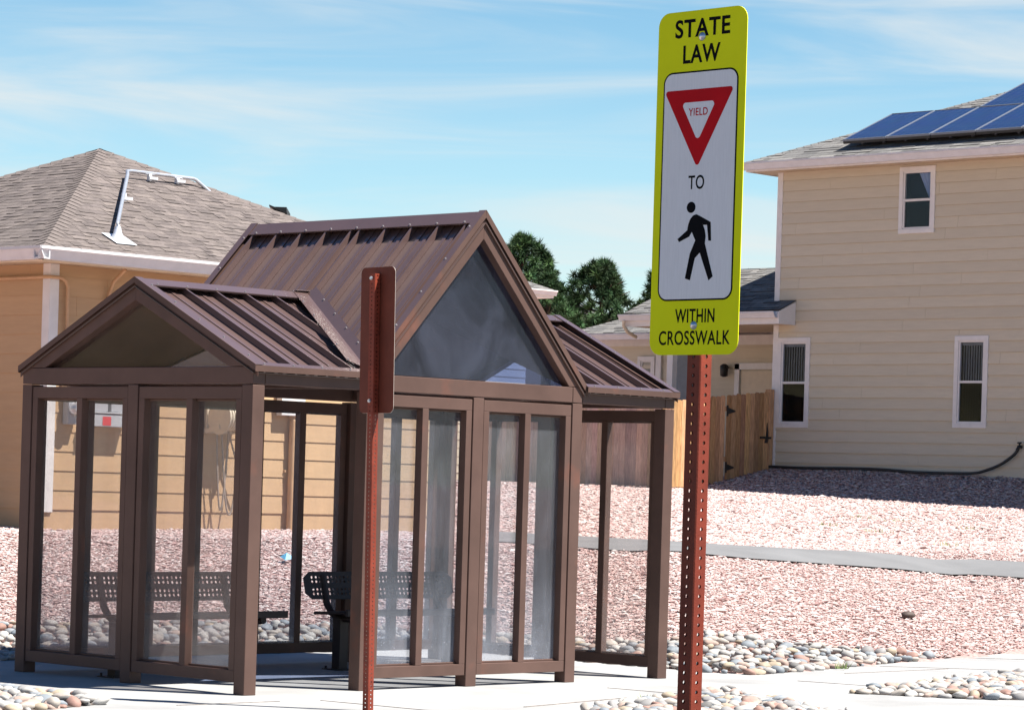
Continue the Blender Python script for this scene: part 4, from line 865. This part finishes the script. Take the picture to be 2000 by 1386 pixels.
# ------------------------------------------------------------------ fences and gate
def picket(b, x, y, eu, w, z0, z1, rnd, out):
    k = rnd.uniform(.62, 1.22); tn = (k, k * rnd.uniform(.9, 1.04), k * rnd.uniform(.82, 1.06)); c = .025; eu = np.array(eu); p = np.array([x, y, 0.0])
    q = [(0, z0), (w, z0), (w, z1 - c), (w - c, z1), (c, z1), (0, z1 - c)]
    b.prism([p + eu * u + np.array([0, 0, z]) for u, z in q], np.array(out) * .016, tint=tn)
def fence(T, p0, p1, h0, h1, out, mat, seed, name='pickets', base=None):
    rnd = random.Random(seed); p0 = np.array(p0, float); p1 = np.array(p1, float); L = np.linalg.norm(p1 - p0); d = (p1 - p0) / L; b = MB(); u = 0
    while u < L - .05:
        w = min(.136, L - u); q = p0 + d * u; f = u / L; zg = float(gz(q[0], q[1])) + .03 if base is None else base[0] + (base[1] - base[0]) * f
        picket(b, q[0], q[1], (d[0], d[1], 0), w - .005, zg, h0 + (h1 - h0) * f + rnd.uniform(-.012, .012), rnd, (*out, 0)); u += .136
    b.build(name, mat, T)
    b = MB()
    for fz in (.18, .82):
        a = np.array([*p0, 0.0]); c = np.array([*p1, 0.0]); a[2] = h0 - 1.45 * (1 - fz); c[2] = h1 - 1.45 * (1 - fz); o = np.array([*out, 0.0]) * -.022; b.beam(a + o, c + o, .035, .085)
    b.build('rail', mat, T)
fy = 20.82
F1 = thing('wooden_fence', 'sunlit warm cedar fence beside the gate behind the red sign post', 'fence', (28.9, fy, 1.5))
fence(F1, (28.22, fy), (30.02, fy), 2.93, 3.13, (0, -1), MAT['wood'], 3)
GT = thing('fence_gate', 'cedar gate with black strap hinges and latch against the beige house', 'gate', (30.7, fy, 1.6))
fence(GT, (30.04, fy), (31.27, fy), 3.14, 3.24, (0, -1), MAT['wood'], 4)
b = MB(); b.box(31.28, 31.40, fy - .03, fy + .09, 1.6, 3.29); b.build('gate_post', MAT['wood'], GT, .004)
for zz, zo in ((2.84, 0), (1.80, 0)):
    b = MB(); b.prism([(30.02, fy - .017, zz - .10), (30.065, fy - .017, zz - .10), (30.065, fy - .017, zz + .10), (30.02, fy - .017, zz + .10)], (0, -.012, 0)); b.prism([(30.065, fy - .018, zz - .06), (30.27, fy - .018, zz - .012), (30.27, fy - .018, zz + .012), (30.065, fy - .018, zz + .06)], (0, -.01, 0)); b.build('hinge', MAT['iron'], GT)
b = MB(); b.prism([(31.16, fy - .017, 2.28), (31.24, fy - .017, 2.28), (31.26, fy - .017, 2.42), (31.22, fy - .017, 2.66), (31.20, fy - .017, 2.42)], (0, -.014, 0)); b.prism([(31.02, fy - .018, 2.36), (31.34, fy - .018, 2.36), (31.34, fy - .018, 2.40), (31.02, fy - .018, 2.40)], (0, -.02, 0)); b.build('latch', MAT['iron'], GT)
F2 = thing('wooden_fence', 'shaded weathered grey-pink fence seen through the right end glass of the shelter', 'fence', (28.2, 23, 1.3))
fence(F2, (28.2, fy + .02), (28.2, 25.9), 2.98, 2.86, (-1, 0), MAT['wood_old'], 8)

# ------------------------------------------------------------------ far houses behind the trees
def at(xpx, ypx, t): d = FW + RT * (xpx - 1000) / FPX - UP * (ypx - 693 - 249.3) / FPX; return CAM + d * t
q = at(1081, 567, 74)
NH = thing('neighbour_house', 'far house whose grey roof corner shows beyond the tall shelter gable', 'house', (q[0] + 0, q[1] + 6, 1.9))
# eave corner q is its right-hand (south-east) corner seen from the camera
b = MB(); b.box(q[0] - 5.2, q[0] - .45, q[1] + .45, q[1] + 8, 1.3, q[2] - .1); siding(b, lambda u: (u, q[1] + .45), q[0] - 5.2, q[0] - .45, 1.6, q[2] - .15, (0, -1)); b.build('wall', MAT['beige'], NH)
hip_roof(NH, q[0] - 5.65, q[0], q[1], q[1] + 8, q[2], .42, TG, MAT['shingle_r'], 131, 'SW')
b = MB(); b.box(q[0] - 5.65, q[0], q[1] - .01, q[1] + .02, q[2] - .2, q[2] - .002); b.box(q[0] - 5.6, q[0] - .02, q[1] + .03, q[1] + 8, q[2] - .2, q[2] - .18); gutter_run(b, (q[0] - 5.65, q[1] - .012), (q[0] + .02, q[1] - .012), (0, -1), q[2] - .14); b.build('fascia', MAT['white'], NH)
q2 = at(1256, 583, 98)
FH = thing('distant_house', 'distant grey roof peak between the pines just left of the yellow sign', 'house', (q2[0], q2[1] + 4, 2.2))
b = MB(); b.box(q2[0] - 3.2, q2[0] + 3.2, q2[1] + .3, q2[1] + 6, 1.3, q2[2] - 1.7); b.build('wall', MAT['beige'], FH)
hip_roof(FH, q2[0] - 3.6, q2[0] + 3.6, q2[1] - .2, q2[1] + 7.4, q2[2] - 1.55, .43, TG, MAT['shingle_r'], 151, 'SW')

# ------------------------------------------------------------------ pines
def pine(xpx, ytop, t, spread, h_cr, label, seed, n=420):
    rnd = np.random.default_rng(seed); top = at(xpx, ytop, t); gx, gy = top[0], top[1]; zg = float(gz(gx, gy)); H = top[2] - zg
    T = thing('pine_tree', label, 'tree', (gx, gy, zg), 'pine trees behind the houses')
    b = MB(); b.tube([(gx, gy, zg - .2), (gx + .05, gy, zg + H * .3), (gx - .03, gy, zg + H * .6), (gx, gy, zg + H * .92)], [.26, .2, .13, .03], 10)
    prof = lambda f: spread * ((1 - f) ** .72 + .04)
    for i in range(30):
        f = rnd.uniform(0, .92); z = zg + H - h_cr * (1 - f); a = rnd.uniform(0, 2 * pi); r = prof(f) * .85
        e = np.array([gx + cos(a) * r, gy + sin(a) * r, z + r * .2]); s = np.array([gx, gy, z - r * .2]); b.tube([s, (s + e) / 2 + np.array([0, 0, -.05 * r]), e], [.05, .03, .01], 5)
    b.build('trunk', MAT['bark'], T)
    lob = [(rnd.uniform(0, 2 * pi), rnd.uniform(0, 1), rnd.uniform(.2, .65)) for _ in range(26)]
    V, F, TT_ = [], [], []; o0 = 0
    for k in range(n):
        f = rnd.uniform(0, 1) ** 1.15; a = rnd.uniform(0, 2 * pi); bump = 1.0
        for la, lf, lm in lob: bump += lm * math.exp(-((((a - la + pi) % (2 * pi)) - pi) / .5) ** 2 - ((f - lf) / .13) ** 2)
        r = prof(f) * (bump - .36) * rnd.uniform(.45, 1.0) ** .5 * (rnd.uniform(1.08, 1.25) if rnd.uniform() < .12 else 1); c = np.array([gx + cos(a) * r, gy + sin(a) * r, zg + H - h_cr * (1 - f) + rnd.normal(0, .06)])
        if f > .97: c[2] = min(c[2], top[2] - .08)
        nb = 60; rad = rnd.uniform(.13, .27); tone = rnd.choice([.55, .8, 1.1, 1.6]) * rnd.uniform(.85, 1.15); g_ = np.array([tone * rnd.uniform(.85, 1.2), tone, tone * rnd.uniform(.75, 1.1)])
        d = rnd.normal(0, 1, (nb, 3)); d[:, 2] += .25; d /= np.linalg.norm(d, axis=1)[:, None]; ln = rad * rnd.uniform(.7, 1.25, nb)[:, None]
        sd_ = np.cross(d, rnd.normal(0, 1, (nb, 3))); sd_ /= np.linalg.norm(sd_, axis=1)[:, None]
        p = c + d * .02; V.append(np.stack([p + sd_ * .019, p - sd_ * .019, p + d * ln], 1).reshape(-1, 3)); F.append(np.arange(nb * 3).reshape(-1, 3) + o0); o0 += nb * 3; TT_.append(np.tile(g_, (nb, 1)))
    o = numpy_mesh('crown', np.concatenate(V) - np.array([gx, gy, zg]), np.concatenate(F), np.concatenate(TT_), MAT['needle']); o.parent = T
pine(1020, 460, 92, 2.1, 3.4, 'tall dark pine rising beside the tall shelter gable', 3, 620)
pine(1072, 540, 90, 1.1, 1.9, 'lower bushy pine leaning against the tallest one', 4, 260)
pine(1178, 512, 92, 1.9, 2.8, 'rounded dark pine standing alone beyond the low grey roof', 5, 560)
pine(1296, 522, 100, 1.15, 2.6, 'pine half hidden by the left edge of the yellow sign', 6, 320)
pine(1466, 535, 96, .5, 1.2, 'small treetop above the grey roof right of the yellow sign', 7, 90)

# ------------------------------------------------------------------ gravel, river stones and small things on the ground
def ground_pts(n, t0, t1):
    t = np.sqrt(RNG.uniform(t0 * t0, t1 * t1, n)); L = RNG.uniform(-.20, .27, n) * t; return CAM[0] + t * FW[0] + L * RT0[0], CAM[1] + t * FW[1] + L * RT0[1]
BED_BACK = [(-3, 3.40), (4.98, 3.26), (4.98, .3), (5.13, -.05), (8.56, .71), (7.37, .86), (6.49, 1.0), (5.82, 1.42), (5.59, 1.85), (5.63, 3.5), (5.2, 3.9), (4.13, 4.16), (2.68, 4.25), (1.72, 4.85), (-1, 6.4), (-3, 6.4)]
BED_L = [(-1.30, 1.25), (-1.19, .62), (-1.12, .22), (-1.26, -.16), (-2.3, -.50), (-3.4, -.3), (-3.4, 1.7)]
BED_M = [(1.0, -2.0), (1.5, -1.72), (2.6, -1.45), (3.36, -1.27), (3.08, -1.78), (2.72, -2.3), (2.3, -3.1), (.6, -3.1)]
BED_R = [(4.22, -1.60), (5.1, -1.42), (6.2, -1.10), (7.5, -.84), (9.4, -.45), (9.4, -2.6), (7.0, -2.75), (5.4, -2.95), (4.6, -2.35)]
def chips(n, t0, t1, size):
    x, y = ground_pts(n, t0, t1); ok = ~in_poly(x, y, SLAB) & ~in_poly(x, y, [tuple(p) for p in PATHX]) & (y > -.5)
    ok &= ~(in_poly(x, y, BED_BACK))
    ok &= ~((x > LX0) & (x < LX1) & (y > LY0)) & ~((x > RX) & (y < RY1 + .2)) & (x < 33); ok &= gz(x, y) > .015
    x, y = x[ok], y[ok]; m = len(x); z = gz(x, y) + RNG.uniform(-.025, .005, m)
    s = size * np.exp(RNG.normal(0, .36, m))
    base = np.array([(1, 0, 0), (-.5, .87, 0), (-.5, -.87, 0), (.15, .1, .34), (-.1, 0, -.4)])
    B = base[None] * s[:, None, None] * RNG.uniform(.7, 1.3, (m, 5, 3)); a = RNG.uniform(0, 2 * pi, m); tx = RNG.normal(0, .17, m)
    c, s_ = np.cos(tx)[:, None], np.sin(tx)[:, None]; Y = B[..., 1] * c - B[..., 2] * s_; Z = B[..., 1] * s_ + B[..., 2] * c; B[..., 1] = Y; B[..., 2] = Z
    c, s_ = np.cos(a)[:, None], np.sin(a)[:, None]; X = B[..., 0] * c - B[..., 1] * s_; Y = B[..., 0] * s_ + B[..., 1] * c
    V = np.stack([X + x[:, None], Y + y[:, None], B[..., 2] + (z + s * .25)[:, None]], -1).reshape(-1, 3)
    tri = np.array([(0, 1, 3), (1, 2, 3), (2, 0, 3), (1, 0, 4), (2, 1, 4), (0, 2, 4)]); F = (tri[None] + 5 * np.arange(m)[:, None, None]).reshape(-1, 3)
    pal = np.array([(.53, .385, .36), (.49, .345, .322), (.57, .475, .45), (.43, .275, .255), (.60, .54, .515), (.32, .19, .17), (.50, .41, .39)])
    colr = pal[RNG.choice(7, m, p=[.29, .20, .20, .09, .10, .02, .10])] * RNG.uniform(.85, 1.1, (m, 1)); return V, F, np.repeat(colr, 6, 0)
V1, F1_, C1 = chips(330000, 22, 35, .0165); V2, F2_, C2 = chips(370000, 35, 58, .0235)
stuff(numpy_mesh('pink_gravel', np.r_[V1, V2], np.r_[F1_, F2_ + len(V1)], np.r_[C1, C2], MAT['chips']), 'bed of crushed pink and white gravel covering the slope', 'gravel')

def ico(sub=2):
    import bmesh
    bm = bmesh.new(); bmesh.ops.create_icosphere(bm, subdivisions=sub, radius=1); V = np.array([v.co[:] for v in bm.verts]); F = np.array([[v.index for v in f.verts] for f in bm.faces]); bm.free(); return V, F
IV, IF = ico(2)
PAL = np.array([(.40, .385, .365), (.31, .30, .295), (.44, .395, .35), (.40, .30, .255), (.22, .245, .27), (.47, .455, .43), (.33, .20, .165), (.27, .29, .315), (.40, .33, .245), (.16, .155, .15)])
PW = [.19, .13, .15, .11, .1, .14, .05, .06, .05, .02]
def stone_shape():
    v = IV.copy(); ax = np.array([1.0, RNG.uniform(.55, .9), RNG.uniform(.34, .6)])
    for _ in range(4):
        d = RNG.normal(0, 1, 3); d /= np.linalg.norm(d); k = RNG.uniform(.62, .95); pr = v @ d; v = v - np.outer(np.maximum(pr - k, 0) * .75, d)
    v *= ax; v += .05 * np.sin(IV @ RNG.normal(0, 2.5, (3, 3)) + RNG.uniform(0, 6, 3)); return v
SHAPES = [stone_shape() for _ in range(14)]
def scatter(poly, rmin, rmax, tries, cover=.72):
    P = np.array(poly); lo, hi = P.min(0), P.max(0); x = RNG.uniform(lo[0], hi[0], tries); y = RNG.uniform(lo[1], hi[1], tries); ok = in_poly(x, y, poly); x, y = x[ok], y[ok]
    t, L = tl(x, y); vis = (np.abs(L / t) < .2) & (t > 17); x, y = x[vis], y[vis]
    r = rmin + (rmax - rmin) * RNG.uniform(0, 1, len(x)) ** 1.6; acc = []; grid = {}; cs = rmax * 2.01
    for i in np.argsort(-r):
        gi, gj = int(x[i] // cs), int(y[i] // cs); good = True
        for a in (-1, 0, 1):
            for c in (-1, 0, 1):
                for j in grid.get((gi + a, gj + c), ()):
                    if (x[i] - x[j]) ** 2 + (y[i] - y[j]) ** 2 < (cover * (r[i] + r[j])) ** 2: good = False; break
                if not good: break
            if not good: break
        if good: grid.setdefault((gi, gj), []).append(i); acc.append((x[i], y[i], r[i]))
    return acc
ST = []
for poly, n in ((BED_BACK, 26000), (BED_L, 5000), (BED_M, 5000), (BED_R, 12000)):
    for (x, y, r) in scatter(poly, .026, .072, n * 2, .74): ST.append((x, y, r, 0.0))
    for (x, y, r) in scatter(poly, .032, .065, n // 9, 1.0): ST.append((x, y, r, .022))
def proj(x, y, z):
    d = np.array([x, y, z]) - CAM; zc = d @ FW; return 1000 + FPX * (d @ RT) / zc, 693 + 249.3 - FPX * (d @ UP) / zc, zc
info = []
for (x, y, r, up) in ST:
    z = float(gz(x, y)) + r * .22 + up; px, py, t = proj(x, y, z); vis = -20 < px < 2020 and py < 1400
    hid = (30 < px < 1300 and 1200 < py < 1330 and t > 20)           # mostly behind the shelter frame
    info.append((x, y, z, r, (r / t) if vis and not hid else 0))
info.sort(key=lambda q: -q[4])
stone_mesh = []
for i in range(40):
    V = SHAPES[i % 14] * 1.0; me_o = numpy_mesh('river_stone', V, IF, np.tile(PAL[RNG.choice(10, p=PW)] * RNG.uniform(.9, 1.08), (len(IF), 1)), MAT['stones'], 3, True); stone_mesh.append(me_o.data); bpy.data.objects.remove(me_o)
NI = 0; SV, SF, SCc = [], [], []; nv = 0
for (x, y, z, r, sz) in info:
    yawr = RNG.uniform(0, 2 * pi); tilt = RNG.normal(0, .28)
    if sz > 0 and NI < 290:
        o = bpy.data.objects.new('river_stone', stone_mesh[RNG.integers(40)]); COL.objects.link(o); o.location = (x, y, z); o.rotation_euler = (tilt, RNG.normal(0, .2), yawr); o.scale = (r, r, r)
        tag(o, 'smooth rounded river stone lying in the cobble beds beside the concrete walk', 'stone', 'river stones edging the concrete'); NI += 1
    else:
        v = SHAPES[RNG.integers(14)] * r; c, s = cos(tilt), sin(tilt); v = v @ np.array([[1, 0, 0], [0, c, s], [0, -s, c]]); c, s = cos(yawr), sin(yawr); v = v @ np.array([[c, s, 0], [-s, c, 0], [0, 0, 1]])
        SV.append(v + np.array([x, y, z])); SF.append(IF + nv); nv += len(v); SCc.append(np.tile(PAL[RNG.choice(10, p=PW)] * RNG.uniform(.9, 1.08), (len(IF), 1)))
stuff(numpy_mesh('river_rock_bed', np.concatenate(SV), np.concatenate(SF), np.concatenate(SCc), MAT['stones'], 3, True), 'beds of packed grey, tan and pink river rock round the concrete slab', 'river rock')
for k, poly in enumerate((BED_L, BED_M, BED_R)):
    bs_ = MB(); bs_.add([(x, y, .006) for x, y in poly], [tuple(range(len(poly)))]); o = struct(bs_.build('planting_bed', MAT['soil']))
def rock(x, y, r, label, name, colr):
    v = stone_shape() * r; o = numpy_mesh(name, v, IF, np.tile(colr, (len(IF), 1)), MAT['stones'], 3, True); o.location = (x, y, float(gz(x, y)) + r * .45); return tag(o, label, 'rock')
rock(9.9, 2.04, .085, 'single dark brown rock lying on the pink gravel', 'dark_rock', (.10, .075, .065))
b = MB(); lx, ly = 6.64, 6.95; lz = float(gz(lx, ly)) + .03
b.add([(lx - .06, ly - .05, lz), (lx + .05, ly - .07, lz + .02), (lx + .07, ly + .05, lz + .05), (lx - .03, ly + .06, lz + .03), (lx, ly, lz + .07)], [(0, 1, 4), (1, 2, 4), (2, 3, 4), (3, 0, 4), (0, 3, 2, 1)]); tag(b.build('litter_scrap', MAT['litter'], None, loc=(lx, ly, lz)), 'crumpled scrap of light blue plastic litter on the pink gravel', 'litter')
def weed(x, y, s, label):
    rnd = random.Random(int(x * 100)); b = MB(); z = float(gz(x, y)) + .01
    for i in range(16):
        a = rnd.uniform(0, 2 * pi); r = rnd.uniform(0, s); bx, by = x + cos(a) * r, y + sin(a) * r; h = rnd.uniform(.03, .07); l = rnd.uniform(0, .05); w = .010
        b.add([(bx - w, by, z), (bx + w, by, z), (bx + cos(a) * l, by + sin(a) * l, z + h)], [(0, 1, 2)])
    tag(b.build('weed', MAT['weed'], None, loc=(x, y, z)), label, 'weed', 'weeds in the gravel')
for x, y, s, l in ((23.2, 12.6, .28, 'small green weed nearest the house shadow on the upper gravel'), (23.0, 11.7, .25, 'small green weed on the upper gravel right of the other one under the shadow'), (20.2, 10.0, .24, 'lone green weed halfway between the shadow and the path'),
                   (17.6, 6.9, .3, 'green weed close above the path near the right edge'), (20.4, 11.1, .2, 'faint green weed leftmost on the upper gravel'), (22.4, 10.0, .22, 'faint green weed by the right edge of the upper gravel')): weed(x, y, s, l)
weed(6.35, .10, .05, 'tiny green weed between the cobbles and the concrete'); weed(1.95, -1.68, .04, 'tiny weed sprouting among the stones left of the sign post')
